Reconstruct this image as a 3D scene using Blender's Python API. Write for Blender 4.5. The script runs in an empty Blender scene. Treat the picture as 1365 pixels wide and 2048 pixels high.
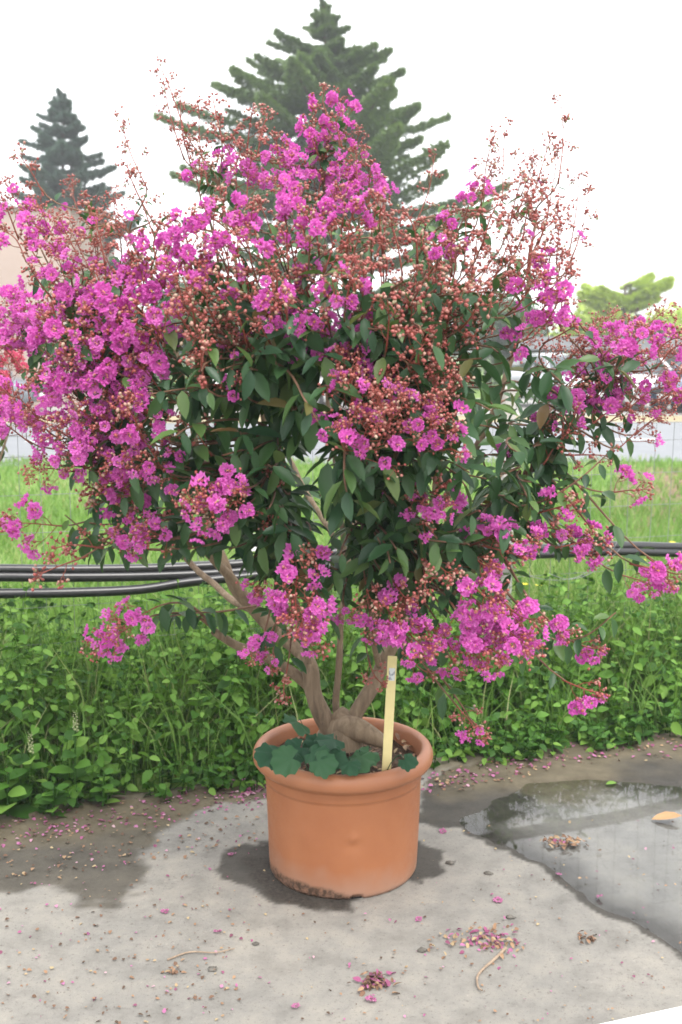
import bpy, math, random
import numpy as np
from mathutils import Vector, Matrix, noise as mnoise

R = math.radians
random.seed(7)
rng = np.random.default_rng(7)
scn = bpy.context.scene
col = scn.collection

# ------------------------------------------------------------------ camera
CAM_H, PITCH, FPX, IW, IH = 1.55, R(8.38), 2200.0, 1365.0, 2048.0
cam_d = bpy.data.cameras.new('camera')
cam = bpy.data.objects.new('camera', cam_d)
col.objects.link(cam)
cam.location = (0, 0, CAM_H)
cam.rotation_euler = (R(90) - PITCH, 0, 0)
cam_d.sensor_fit = 'VERTICAL'
cam_d.sensor_height = 36.0
cam_d.lens = 36.0 * FPX / IH
cam_d.clip_start, cam_d.clip_end = 0.05, 2000
cam_d.dof.use_dof = True
cam_d.dof.focus_distance = 2.95
cam_d.dof.aperture_fstop = 4.4
scn.camera = cam

# ------------------------------------------------------------------ sky and sun (bright overcast)
SUN_EL, SUN_ROT = R(58), R(25)
world = bpy.data.worlds.new('World')
scn.world = world
world.use_nodes = True
wn, wl = world.node_tree.nodes, world.node_tree.links
wn.clear()
sky = wn.new('ShaderNodeTexSky')
sky.sky_type = 'NISHITA'
sky.sun_disc = False
sky.sun_elevation, sky.sun_rotation = SUN_EL, SUN_ROT
sky.air_density, sky.dust_density, sky.ozone_density = 1.0, 4.0, 1.0
cloud = wn.new('ShaderNodeMix')
cloud.data_type = 'RGBA'
cloud.inputs[0].default_value = 0.88          # closed cloud cover over the clear sky
cloud.inputs[7].default_value = (9.3, 9.35, 9.45, 1)
bg = wn.new('ShaderNodeBackground')
bg.inputs[1].default_value = 0.12
wo = wn.new('ShaderNodeOutputWorld')
wl.new(sky.outputs[0], cloud.inputs[6])
wl.new(cloud.outputs[2], bg.inputs[0])
wl.new(bg.outputs[0], wo.inputs[0])

sun_d = bpy.data.lights.new('sun', 'SUN')
sun_d.energy, sun_d.angle, sun_d.color = 1.5, R(28), (1, 0.965, 0.91)
sun = bpy.data.objects.new('sun', sun_d)
col.objects.link(sun)
# the sun stands behind and to the right of the viewer, high in the cloud
sv = Vector((math.sin(SUN_ROT) * math.cos(SUN_EL), -math.cos(SUN_ROT) * math.cos(SUN_EL), math.sin(SUN_EL)))
sun.rotation_euler = sv.to_track_quat('Z', 'Y').to_euler()
sun.location = sv * 30
sky.sun_rotation = math.atan2(sv.x, sv.y)

scn.view_settings.view_transform = 'Standard'
scn.view_settings.look = 'None'
scn.view_settings.gamma = 1
scn.view_settings.use_curve_mapping = False
scn.view_settings.exposure = 1.26
scn.cycles.use_denoising = True
scn.cycles.max_bounces = 6
scn.cycles.transparent_max_bounces = 12
scn.cycles.sample_clamp_indirect = 6
scn.render.filter_size = 1.7 if hasattr(scn.render, 'filter_size') else 1.5
scn.cycles.filter_width = 1.7

# ------------------------------------------------------------------ measuring helpers
def ray(x, y):
    cx, cy = (x - IW / 2) / FPX, (y - IH / 2) / FPX
    return Vector((cx, math.cos(PITCH) - cy * math.sin(PITCH), -math.sin(PITCH) - cy * math.cos(PITCH)))
def at(x, y, Y):
    d = ray(x, y); t = Y / d.y
    return Vector((d.x * t, Y, CAM_H + d.z * t))
def gp(x, y, z=0.0):
    d = ray(x, y); t = (z - CAM_H) / d.z
    return Vector((d.x * t, d.y * t, z))
def depth(p):
    return p[1] * math.cos(PITCH) - (p[2] - CAM_H) * math.sin(PITCH)
def proj(p):
    dz = depth(p)
    v = p[1] * math.sin(PITCH) + (p[2] - CAM_H) * math.cos(PITCH)
    return (IW / 2 + FPX * p[0] / dz, IH / 2 - FPX * v / dz)

# ------------------------------------------------------------------ mesh helpers
def mesh_np(name, V, F, mats, var=None, mi=None, smooth=True):
    V = np.asarray(V, dtype=np.float32)
    Fs = F if isinstance(F, list) else [F]
    Fs = [np.asarray(f, dtype=np.int32) for f in Fs if len(f)]
    me = bpy.data.meshes.new(name)
    me.vertices.add(len(V)); me.vertices.foreach_set('co', V.ravel())
    loops = np.concatenate([f.ravel() for f in Fs])
    tot = np.concatenate([np.full(len(f), f.shape[1], np.int32) for f in Fs])
    st = np.concatenate([[0], np.cumsum(tot)[:-1]]).astype(np.int32)
    me.loops.add(len(loops)); me.loops.foreach_set('vertex_index', loops)
    me.polygons.add(len(tot))
    me.polygons.foreach_set('loop_start', st)
    me.polygons.foreach_set('loop_total', tot)
    if mi is not None: me.polygons.foreach_set('material_index', np.asarray(mi, np.int32))
    me.polygons.foreach_set('use_smooth', np.full(len(tot), smooth))
    for m in (mats if isinstance(mats, (list, tuple)) else [mats]): me.materials.append(m)
    if var is not None:
        for nm, a in (var.items() if isinstance(var, dict) else {'var': var}.items()):
            at_ = me.attributes.new(nm, 'FLOAT', 'POINT')
            at_.data.foreach_set('value', np.asarray(a, np.float32))
    me.update(); me.validate()
    return me

class MB:
    """collects vertices and faces of one mesh"""
    def __init__(s): s.v, s.t, s.q, s.a, s.mt, s.mq, s.n = [], [], [], [], [], [], 0
    def add(s, V, F, var=0.0, m=0):
        V = np.asarray(V, float).reshape(-1, 3); F = np.asarray(F, int)
        s.v.append(V)
        (s.t if F.shape[1] == 3 else s.q).append(F + s.n)
        (s.mt if F.shape[1] == 3 else s.mq).append(np.full(len(F), m))
        s.a.append(np.broadcast_to(np.asarray(var, float), (len(V),)))
        s.n += len(V)
        return s
    def mesh(s, name, mats, smooth=True):
        F, mi = [], []
        if s.t: F.append(np.concatenate(s.t)); mi.append(np.concatenate(s.mt))
        if s.q: F.append(np.concatenate(s.q)); mi.append(np.concatenate(s.mq))
        return mesh_np(name, np.concatenate(s.v), F, mats, np.concatenate(s.a), np.concatenate(mi), smooth)
    def box(s, c, size, rz=0, m=0, var=0.0, bevel=0.0):
        h = np.array(size) / 2
        b = min(bevel, *(h * 0.9)) if bevel else 0
        if not b:
            V = np.array([[x, y, z] for x in (-1, 1) for y in (-1, 1) for z in (-1, 1)], float) * h
            F = [[0, 1, 3, 2], [4, 6, 7, 5], [0, 4, 5, 1], [2, 3, 7, 6], [0, 2, 6, 4], [1, 5, 7, 3]]
        else:
            ring = []
            for z, k in ((-h[2], 1), (-h[2] + b, 0), (h[2] - b, 0), (h[2], 1)):
                i = b * k
                X, Y = h[0] - i, h[1] - i
                ring.append([[X - b, -Y, z], [X, -Y + b, z], [X, Y - b, z], [X - b, Y, z], [-X + b, Y, z], [-X, Y - b, z], [-X, -Y + b, z], [-X + b, -Y, z]])
            V = np.array(ring).reshape(-1, 3)
            F = [[r * 8 + k, r * 8 + (k + 1) % 8, r * 8 + 8 + (k + 1) % 8, r * 8 + 8 + k] for r in range(3) for k in range(8)]
            for o, rev in ((0, True), (24, False)):
                for q in ([0, 1, 2, 3], [0, 3, 4, 7], [4, 5, 6, 7]):
                    F.append([o + i for i in (q[::-1] if rev else q)])
        ca, sa = math.cos(rz), math.sin(rz)
        V = V @ np.array([[ca, sa, 0], [-sa, ca, 0], [0, 0, 1]]) + np.array(c)
        return s.add(V, F, var, m)

def tube(pts, rad, sides=6, cap=True):
    P = np.array([tuple(p) for p in pts], float)
    n = len(P)
    rad = np.broadcast_to(np.asarray(rad, float), (n,))
    T = np.gradient(P, axis=0)
    T /= np.linalg.norm(T, axis=1)[:, None] + 1e-9
    u = np.cross(T[0], [0.31, 0.9, 0.29]); u /= np.linalg.norm(u)
    V = []
    ang = np.arange(sides) * 2 * math.pi / sides
    for i in range(n):
        u = u - T[i] * np.dot(u, T[i]); u /= np.linalg.norm(u) + 1e-9
        w = np.cross(T[i], u)
        V.append(P[i] + rad[i] * (np.cos(ang)[:, None] * u + np.sin(ang)[:, None] * w))
    V = np.concatenate(V)
    F = [[i * sides + k, i * sides + (k + 1) % sides, (i + 1) * sides + (k + 1) % sides, (i + 1) * sides + k] for i in range(n - 1) for k in range(sides)]
    if cap and sides == 4:
        F += [[3, 2, 1, 0], [(n - 1) * 4 + k for k in range(4)]]
    elif cap:
        V = np.concatenate([V, P[:1], P[-1:]])
        a, b = n * sides, n * sides + 1
        F += [[a, (k + 1) % sides, k, k] for k in range(0)]
    return V, np.array(F)

def catmull(pts, k=6):
    P = [Vector(p) for p in pts]
    P = [P[0] * 2 - P[1]] + P + [P[-1] * 2 - P[-2]]
    out = []
    for i in range(1, len(P) - 2):
        for j in range(k):
            t = j / k
            out.append(0.5 * ((2 * P[i]) + (P[i + 1] - P[i - 1]) * t + (2 * P[i - 1] - 5 * P[i] + 4 * P[i + 1] - P[i + 2]) * t * t + (3 * P[i] - P[i - 1] - 3 * P[i + 1] + P[i + 2]) * t ** 3))
    out.append(P[-2])
    return out

def frames(D, U):
    D = D / (np.linalg.norm(D, axis=1)[:, None] + 1e-9)
    X = np.cross(D, U); X /= np.linalg.norm(X, axis=1)[:, None] + 1e-9
    Z = np.cross(X, D)
    return np.stack([X, D, Z], axis=2)          # columns x, y (length), z (normal)

def inst(bV, bF, M, T, S=1.0):
    """copies of a small base mesh merged to one array"""
    S = np.broadcast_to(np.asarray(S, float), (len(T),))
    V = np.einsum('mij,nj->mni', M, bV) * S[:, None, None] + T[:, None, :]
    F = bF[None] + (np.arange(len(T)) * len(bV))[:, None, None]
    return V.reshape(-1, 3), F.reshape(-1, bF.shape[1])

def rdir(n):
    v = rng.normal(size=(n, 3)); return v / np.linalg.norm(v, axis=1)[:, None]

def link(name, me, parent=None, loc=None):
    o = bpy.data.objects.new(name, me); col.objects.link(o)
    if loc is not None: o.location = loc
    if parent is not None: o.parent = parent
    return o
def part(name, mb, mats, parent, smooth=True):
    """a part whose vertices are given in world coordinates"""
    me = mb.mesh(name, mats, smooth) if isinstance(mb, MB) else mb
    off = Vector(parent.location) if parent else Vector()
    if parent and parent.parent: off += Vector(parent.parent.location)
    me.transform(Matrix.Translation(-off))
    return link(name, me, parent)
def tag(o, label=None, cat=None, group=None, kind=None):
    for k, v in (('label', label), ('category', cat), ('group', group), ('kind', kind)):
        if v: o[k] = v
    return o
def thing(name, label, cat, loc=(0, 0, 0), group=None):
    return tag(link(name, None, None, loc), label, cat, group)

# ------------------------------------------------------------------ materials
def hexlin(r, g, b):
    f = lambda c: (c / 255 / 12.92) if c / 255 <= 0.04045 else ((c / 255 + 0.055) / 1.055) ** 2.4
    return (f(r), f(g), f(b), 1)
class NT:
    def __init__(s, name):
        s.m = bpy.data.materials.new(name); s.m.use_nodes = True
        s.t = s.m.node_tree; s.n = s.t.nodes; s.n.clear()
        s.out = s.n.new('ShaderNodeOutputMaterial')
    def add(s, typ, **kw):
        nd = s.n.new(typ)
        for k, v in kw.items(): setattr(nd, k, v)
        return nd
    def l(s, a, b): s.t.links.new(a, b)
    def ramp(s, fac, stops):
        r = s.add('ShaderNodeValToRGB'); e = r.color_ramp.elements
        while len(e) < len(stops): e.new(0.5)
        for k, (p, c) in enumerate(stops):
            e[k].position = p; e[k].color = c if len(c) == 4 else (*c, 1)
        s.l(fac, r.inputs[0]); return r.outputs[0]
    def noise(s, scale, detail=4, rough=0.6, dist=0.0, vec=None, typ='Object'):
        nz = s.add('ShaderNodeTexNoise'); nz.inputs['Scale'].default_value = scale
        nz.inputs['Detail'].default_value = detail; nz.inputs['Roughness'].default_value = rough
        nz.inputs['Distortion'].default_value = dist
        if vec is None: vec = s.add('ShaderNodeTexCoord').outputs[typ]
        s.l(vec, nz.inputs['Vector']); return nz.outputs['Fac']
    def attr(s, name):
        a = s.add('ShaderNodeAttribute'); a.attribute_name = name; return a.outputs['Fac']
    def math(s, op, a, b=None, clamp=False):
        m = s.add('ShaderNodeMath', operation=op); m.use_clamp = clamp
        for i, v in enumerate((a, b)):
            if v is None: continue
            if isinstance(v, (int, float)): m.inputs[i].default_value = v
            else: s.l(v, m.inputs[i])
        return m.outputs[0]
    def mix(s, fac, a, b, blend='MIX'):
        m = s.add('ShaderNodeMix', data_type='RGBA', blend_type=blend)
        for i, v in ((0, fac), (6, a), (7, b)):
            if isinstance(v, (int, float)): m.inputs[i].default_value = v
            elif isinstance(v, tuple): m.inputs[i].default_value = v if len(v) == 4 else (*v, 1)
            else: s.l(v, m.inputs[i])
        return m.outputs[2]
    def bsdf(s, color, rough=0.6, spec=0.5, metal=0.0, coat=0.0, bump=None, bstr=0.3, bdist=0.01):
        b = s.add('ShaderNodeBsdfPrincipled')
        for k, v in (('Base Color', color), ('Roughness', rough), ('Specular IOR Level', spec), ('Metallic', metal), ('Coat Weight', coat)):
            if isinstance(v, (int, float)): b.inputs[k].default_value = v
            elif isinstance(v, tuple): b.inputs[k].default_value = v if len(v) == 4 else (*v, 1)
            else: s.l(v, b.inputs[k])
        if bump is not None:
            bp = s.add('ShaderNodeBump'); bp.inputs['Strength'].default_value = bstr; bp.inputs['Distance'].default_value = bdist
            s.l(bump, bp.inputs['Height']); s.l(bp.outputs[0], b.inputs['Normal'])
        return b
    def done(s, sh):
        s.l(sh.outputs[0] if hasattr(sh, 'outputs') else sh, s.out.inputs[0]); return s.m

def mat_plain(name, c, rough=0.6, spec=0.5, metal=0.0, coat=0.0, nscale=0, namp=0.15):
    t = NT(name); colr = (*c, 1) if len(c) == 3 else c
    if nscale:
        f = t.noise(nscale)
        lo = tuple(x * (1 - namp) for x in colr[:3]); hi = tuple(min(1, x * (1 + namp)) for x in colr[:3])
        colr = t.ramp(f, [(0.3, lo), (0.7, hi)])
    return t.done(t.bsdf(colr, rough, spec, metal, coat))

def mat_leaf(name, stops, rough=0.4, trans=0.3, tcol=None, spec=0.5):
    """leaf colours by the per-leaf value 'var' (plus the object's own random number), with light passing through"""
    t = NT(name)
    rnd = t.add('ShaderNodeObjectInfo').outputs['Random']
    f = t.math('FRACT', t.math('ADD', t.attr('var'), t.math('MULTIPLY', rnd, 0.999)))
    c = t.ramp(f, stops)
    b = t.bsdf(c, rough, spec)
    tr = t.add('ShaderNodeBsdfTranslucent')
    t.l(t.mix(1.0, c, tcol or (1.0, 1.0, 0.6), 'MULTIPLY'), tr.inputs[0])
    mx = t.add('ShaderNodeMixShader'); mx.inputs[0].default_value = trans
    t.l(b.outputs[0], mx.inputs[1]); t.l(tr.outputs[0], mx.inputs[2])
    return t.done(mx)
def mat_var(name, stops, rough=0.4, trans=0.3, tcol=None, spec=0.5):
    t = NT(name)
    c = t.ramp(t.attr('var'), stops)
    b = t.bsdf(c, rough, spec)
    if not trans: return t.done(b)
    tr = t.add('ShaderNodeBsdfTranslucent')
    t.l(t.mix(1.0, c, tcol or (1.0, 1.0, 0.6), 'MULTIPLY'), tr.inputs[0])
    mx = t.add('ShaderNodeMixShader'); mx.inputs[0].default_value = trans
    t.l(b.outputs[0], mx.inputs[1]); t.l(tr.outputs[0], mx.inputs[2])
    return t.done(mx)

M = {}
M['leaf'] = mat_leaf('myrtle_leaf', [(0, (0.022, 0.062, 0.028)), (0.4, (0.034, 0.090, 0.034)), (0.75, (0.056, 0.125, 0.040)), (0.93, (0.11, 0.19, 0.055)), (1, (0.15, 0.09, 0.04))], 0.40, 0.28, None, 0.38)
M['petal'] = mat_var('magenta_petal', [(0, (0.54, 0.07, 0.38)), (0.5, (0.68, 0.14, 0.52)), (1, (0.78, 0.27, 0.66))], 0.7, 0.45, (1, 0.8, 1), 0.2)
M['petal_salmon'] = mat_var('salmon_petal', [(0, (0.55, 0.08, 0.16)), (0.5, (0.68, 0.13, 0.24)), (1, (0.75, 0.22, 0.32))], 0.7, 0.38, (1, 0.8, 0.8), 0.2)
M['stamen'] = mat_plain('stamen', (0.75, 0.42, 0.06), 0.6)
M['bud'] = mat_var('myrtle_bud', [(0, (0.26, 0.046, 0.040)), (0.45, (0.34, 0.088, 0.074)), (0.72, (0.37, 0.175, 0.14)), (0.9, (0.41, 0.30, 0.22)), (1, (0.22, 0.22, 0.10))], 0.38, 0)
M['stalk'] = mat_plain('red_stalk', (0.24, 0.055, 0.035), 0.5)
t = NT('myrtle_bark')
tc = t.add('ShaderNodeTexCoord').outputs['Object']
mp = t.add('ShaderNodeMapping'); mp.inputs['Scale'].default_value = (1, 1, 0.22); t.l(tc, mp.inputs[0])
n1 = t.noise(45, 5, 0.65, 0.8, mp.outputs[0])
n2 = t.noise(7, 3, 0.5, 0.2, mp.outputs[0])
c = t.mix(t.ramp(n2, [(0.35, (0, 0, 0)), (0.65, (1, 1, 1))]), t.ramp(n1, [(0.3, (0.085, 0.058, 0.038)), (0.6, (0.19, 0.135, 0.09)), (0.8, (0.26, 0.20, 0.14))]),
          t.ramp(n1, [(0.3, (0.13, 0.088, 0.052)), (0.7, (0.28, 0.21, 0.14))]))
M['bark'] = t.done(t.bsdf(c, 0.75, 0.3, bump=n1, bstr=0.5, bdist=0.004))
M['twig'] = mat_plain('twig_bark', (0.17, 0.085, 0.05), 0.7, nscale=30, namp=0.4)

# concrete with damp areas (attributes: wet = damp darkening, mud = silt film, grit = dirt round the pot)
t = NT('worn_concrete')
nA = t.noise(1.3, 5, 0.6); nB = t.noise(9, 6, 0.65); nC = t.noise(90, 4, 0.7); nD = t.noise(320, 2, 0.6)
dry = t.ramp(nA, [(0.25, (0.150, 0.147, 0.138)), (0.5, (0.196, 0.189, 0.172)), (0.75, (0.250, 0.233, 0.203))])
dry = t.mix(0.6, dry, t.ramp(nB, [(0.28, (0.34, 0.33, 0.32)), (0.5, (0.60, 0.59, 0.58)), (0.70, (0.78, 0.75, 0.70))]), 'OVERLAY')
dry = t.mix(0.8, dry, t.ramp(nC, [(0.30, (0.24, 0.23, 0.22)), (0.42, (0.5, 0.5, 0.5)), (0.62, (0.5, 0.5, 0.5)), (0.75, (0.74, 0.73, 0.71))]), 'OVERLAY')
dry = t.mix(t.ramp(nD, [(0.64, (0, 0, 0)), (0.72, (1, 1, 1))]), dry, (0.11, 0.10, 0.088))
wet = t.mix(1.0, dry, t.mix(t.attr('sky_sheen'), (0.25, 0.24, 0.23), (1.0, 1.02, 1.07)), 'MULTIPLY')  # puddle bed coloured lighter and bluish to imitate the sky's reflection
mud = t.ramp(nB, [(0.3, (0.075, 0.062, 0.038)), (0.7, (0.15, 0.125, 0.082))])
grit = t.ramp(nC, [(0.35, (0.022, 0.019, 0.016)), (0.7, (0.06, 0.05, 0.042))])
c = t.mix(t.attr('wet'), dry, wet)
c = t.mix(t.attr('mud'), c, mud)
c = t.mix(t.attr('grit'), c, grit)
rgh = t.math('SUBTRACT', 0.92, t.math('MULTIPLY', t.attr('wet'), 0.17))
bm = t.math('ADD', t.math('MULTIPLY', nC, 0.5), t.math('MULTIPLY', nB, 0.7))
M['concrete'] = t.done(t.bsdf(c, rgh, 0.2, bump=bm, bstr=0.35, bdist=0.006))

t = NT('puddle_water')
fr = t.add('ShaderNodeFresnel'); fr.inputs['IOR'].default_value = 1.40
bp = t.add('ShaderNodeBump'); bp.inputs['Strength'].default_value = 0.02; bp.inputs['Distance'].default_value = 0.004
t.l(t.noise(7, 2, 0.5), bp.inputs['Height'])
gl = t.add('ShaderNodeBsdfGlossy'); gl.inputs['Roughness'].default_value = 0.03
t.l(bp.outputs[0], gl.inputs['Normal']); t.l(bp.outputs[0], fr.inputs['Normal'])
tr = t.add('ShaderNodeBsdfTransparent'); tr.inputs[0].default_value = (0.93, 0.94, 0.93, 1)
mx = t.add('ShaderNodeMixShader'); t.l(fr.outputs[0], mx.inputs[0]); t.l(tr.outputs[0], mx.inputs[1]); t.l(gl.outputs[0], mx.inputs[2])
M['water'] = t.done(mx)

t = NT('terracotta_plastic')
n1 = t.noise(5, 4, 0.6); n2 = t.noise(60, 4, 0.7)
base = t.ramp(n1, [(0.3, (0.285, 0.102, 0.042)), (0.7, (0.340, 0.130, 0.054))])
base = t.mix(t.math('MULTIPLY', t.attr('dust'), 0.75), base, (0.32, 0.20, 0.145))
base = t.mix(t.math('MULTIPLY', t.attr('dirt'), t.ramp(n2, [(0.35, (0.25, 0.25, 0.25)), (0.6, (1, 1, 1))])), base, (0.055, 0.032, 0.020))
M['pot'] = t.done(t.bsdf(base, t.ramp(n2, [(0.3, (0.38, 0.38, 0.38)), (0.7, (0.52, 0.52, 0.52))]), 0.45, bump=n1, bstr=0.08, bdist=0.01))
t = NT('potting_soil')
n1 = t.noise(40, 5, 0.7); n2 = t.noise(130, 3, 0.6)
M['soil'] = t.done(t.bsdf(t.ramp(n1, [(0.3, (0.025, 0.016, 0.011)), (0.55, (0.07, 0.043, 0.028)), (0.75, (0.16, 0.11, 0.07))]), 0.95, 0.2, bump=n2, bstr=0.8, bdist=0.01))
t = NT('lawn')
n1 = t.noise(0.5, 5, 0.6); n2 = t.noise(14, 5, 0.7)
c = t.mix(0.55, t.ramp(n1, [(0.3, (0.13, 0.22, 0.05)), (0.55, (0.17, 0.26, 0.06)), (0.75, (0.23, 0.25, 0.10))]), t.ramp(n2, [(0.3, (0.06, 0.14, 0.025)), (0.7, (0.23, 0.33, 0.09))]))
M['lawn'] = t.done(t.bsdf(c, 0.9, 0.1, bump=n2, bstr=0.5, bdist=0.03))
M['dirt'] = mat_plain('bare_earth', (0.20, 0.14, 0.095), 0.95, 0.1, nscale=9, namp=0.45)
M['road'] = mat_plain('asphalt_road', (0.20, 0.21, 0.225), 0.7, 0.3, nscale=3, namp=0.1)
M['verge'] = mat_plain('sandy_verge', (0.34, 0.29, 0.18), 0.95, 0.1, nscale=1.2, namp=0.25)
M['lot'] = mat_plain('parking_surface', (0.33, 0.32, 0.30), 0.8, 0.3, nscale=1.5, namp=0.15)
M['paint_white'] = mat_plain('white_paint', (0.8, 0.8, 0.79), 0.5)
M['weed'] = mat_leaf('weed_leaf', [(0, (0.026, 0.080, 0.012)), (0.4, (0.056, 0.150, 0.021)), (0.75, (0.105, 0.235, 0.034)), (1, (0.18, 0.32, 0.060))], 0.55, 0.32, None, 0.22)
M['grass'] = mat_leaf('grass_blade', [(0, (0.12, 0.24, 0.05)), (0.5, (0.21, 0.36, 0.08)), (0.85, (0.29, 0.42, 0.14)), (1, (0.36, 0.36, 0.18))], 0.55, 0.4, None, 0.25)
M['ivy'] = mat_leaf('ground_ivy_leaf', [(0, (0.018, 0.068, 0.034)), (0.6, (0.030, 0.095, 0.042)), (1, (0.046, 0.12, 0.048))], 0.55, 0.2, None, 0.25)
M['wire'] = mat_plain('galvanised_wire', (0.24, 0.25, 0.25), 0.55, metal=0.4)
M['post'] = mat_plain('concrete_post', (0.42, 0.40, 0.37), 0.9, 0.2, nscale=8, namp=0.2)
M['pipe'] = mat_plain('black_pipe', (0.010, 0.010, 0.012), 0.3, 0.7)
M['stake'] = mat_plain('yellow_stake', (0.72, 0.61, 0.29), 0.5, nscale=20, namp=0.06)
t = NT('stake_sticker')
M['sticker'] = t.done(t.bsdf(t.ramp(t.noise(90, 2, 0.5), [(0.40, (0.25, 0.27, 0.33)), (0.5, (0.62, 0.64, 0.66))]), 0.4))
M['black'] = mat_plain('black_hole', (0.01, 0.008, 0.007), 0.9)
M['cedar'] = mat_var('cedar_needles', [(0, (0.070, 0.115, 0.055)), (0.5, (0.115, 0.19, 0.062)), (1, (0.19, 0.28, 0.07))], 0.6, 0.2)
M['fir'] = mat_var('fir_needles', [(0, (0.048, 0.088, 0.078)), (0.5, (0.070, 0.125, 0.100)), (1, (0.105, 0.17, 0.115))], 0.6, 0.15)
M['golden'] = mat_var('golden_foliage', [(0, (0.24, 0.34, 0.05)), (0.5, (0.42, 0.55, 0.08)), (1, (0.55, 0.66, 0.14))], 0.6, 0.3)
M['dkgreen'] = mat_var('dark_foliage', [(0, (0.025, 0.055, 0.02)), (0.5, (0.05, 0.10, 0.03)), (1, (0.09, 0.15, 0.04))], 0.6, 0.25)
M['plum'] = mat_var('plum_foliage', [(0, (0.035, 0.012, 0.016)), (0.5, (0.065, 0.02, 0.028)), (1, (0.11, 0.04, 0.04))], 0.6, 0.2)
M['cbark'] = mat_plain('conifer_bark', (0.10, 0.075, 0.055), 0.9, 0.2, nscale=6, namp=0.4)
M['plaster'] = mat_plain('beige_plaster', (0.40, 0.315, 0.275), 0.9, 0.2, nscale=0.6, namp=0.06)
M['roof'] = mat_plain('grey_roof', (0.10, 0.105, 0.11), 0.7, nscale=2, namp=0.2)
M['glass'] = mat_plain('window_glass', (0.06, 0.075, 0.085), 0.06, 0.8)
M['darkwall'] = mat_plain('dark_wall', (0.09, 0.095, 0.09), 0.8, nscale=1.0, namp=0.2)
M['tyre'] = mat_plain('tyre_rubber', (0.015, 0.015, 0.016), 0.8)
M['rim'] = mat_plain('wheel_rim', (0.5, 0.5, 0.52), 0.3, metal=0.8)
M['lamp'] = mat_plain('lamp_lens', (0.75, 0.77, 0.8), 0.08, 0.8)
M['drylf'] = mat_plain('dry_leaf', (0.36, 0.21, 0.10), 0.7, nscale=60, namp=0.35)
M['brownbit'] = mat_var('withered_bits', [(0, (0.06, 0.035, 0.02)), (0.4, (0.16, 0.085, 0.05)), (0.7, (0.27, 0.16, 0.09)), (1, (0.34, 0.27, 0.15))], 0.8, 0)
M['oldpetal'] = mat_var('fallen_petal', [(0, (0.14, 0.045, 0.07)), (0.4, (0.30, 0.075, 0.17)), (0.8, (0.42, 0.15, 0.30)), (1, (0.48, 0.32, 0.34))], 0.7, 0.2, (1, 0.8, 1))
M['clod'] = mat_plain('grey_clod', (0.13, 0.12, 0.105), 0.95, 0.1, nscale=50, namp=0.4)
for nm, c_ in (('car_silver', (0.46, 0.49, 0.53)), ('car_white', (0.80, 0.80, 0.80)), ('car_blue', (0.025, 0.045, 0.10)), ('car_grey', (0.13, 0.15, 0.18))):
    M[nm] = mat_plain(nm + '_paint', c_, 0.28, 0.5, 0.0, 0.6)

# ------------------------------------------------------------------ the ground
EDGE = lambda x: 3.86 + 0.30 * x          # far edge of the concrete
def fbm(x, y, s, o=4): return mnoise.fractal(Vector((x * s, y * s, 3.7)), 1.0, 2.0, o)

def sheet(name, pts, z, m, sub=None):
    V = [(p[0], p[1], z) for p in pts]
    return tag(link(name, mesh_np(name, V, np.array([list(range(len(V)))]), m, smooth=False)), kind='structure')
sheet('ground', [(-400, -60), (400, -60), (400, 900), (-400, 900)], -0.035, M['lawn'])
road_near = gp(0, 948).y, gp(1365, 948).y
RN, RF = 15.6, 24.2
sheet('road', [(-120, RN - 12), (-9, RN - 0.7), (9, RN + 0.35), (120, RN + 7), (120, RF + 7), (9, RF + 0.3), (-9, RF - 0.3), (-120, RF - 7)], -0.030, M['road'])
for k in range(-5, 8):
    x0 = k * 4.5 - 1.0
    yy = 19.3
    tag(sheet('road_marking', [(x0, yy + x0 * 0.04), (x0 + 2.2, yy + x0 * 0.04 + 0.09), (x0 + 2.2, yy + 0.16 + x0 * 0.04 + 0.09), (x0, yy + 0.16 + x0 * 0.04)], -0.026, M['paint_white']))
sheet('verge', [(-60, RF - 3.6), (-9, RF - 0.25), (9, RF + 0.35), (60, RF + 3.6), (60, 28.6), (-60, 26.0)], -0.031, M['verge'])
sheet('parking_lot', [(-60, 26.8), (60, 26.8), (60, 36), (-60, 36)], -0.026, M['lot'])
dp = [gp(1235, 945), gp(1300, 930), gp(1420, 935), gp(1430, 1040), gp(1330, 1062), gp(1240, 1050), gp(1190, 1010)]
sheet('bare_earth_patch', [(p.x, p.y) for p in dp], -0.028, M['dirt'])

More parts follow.
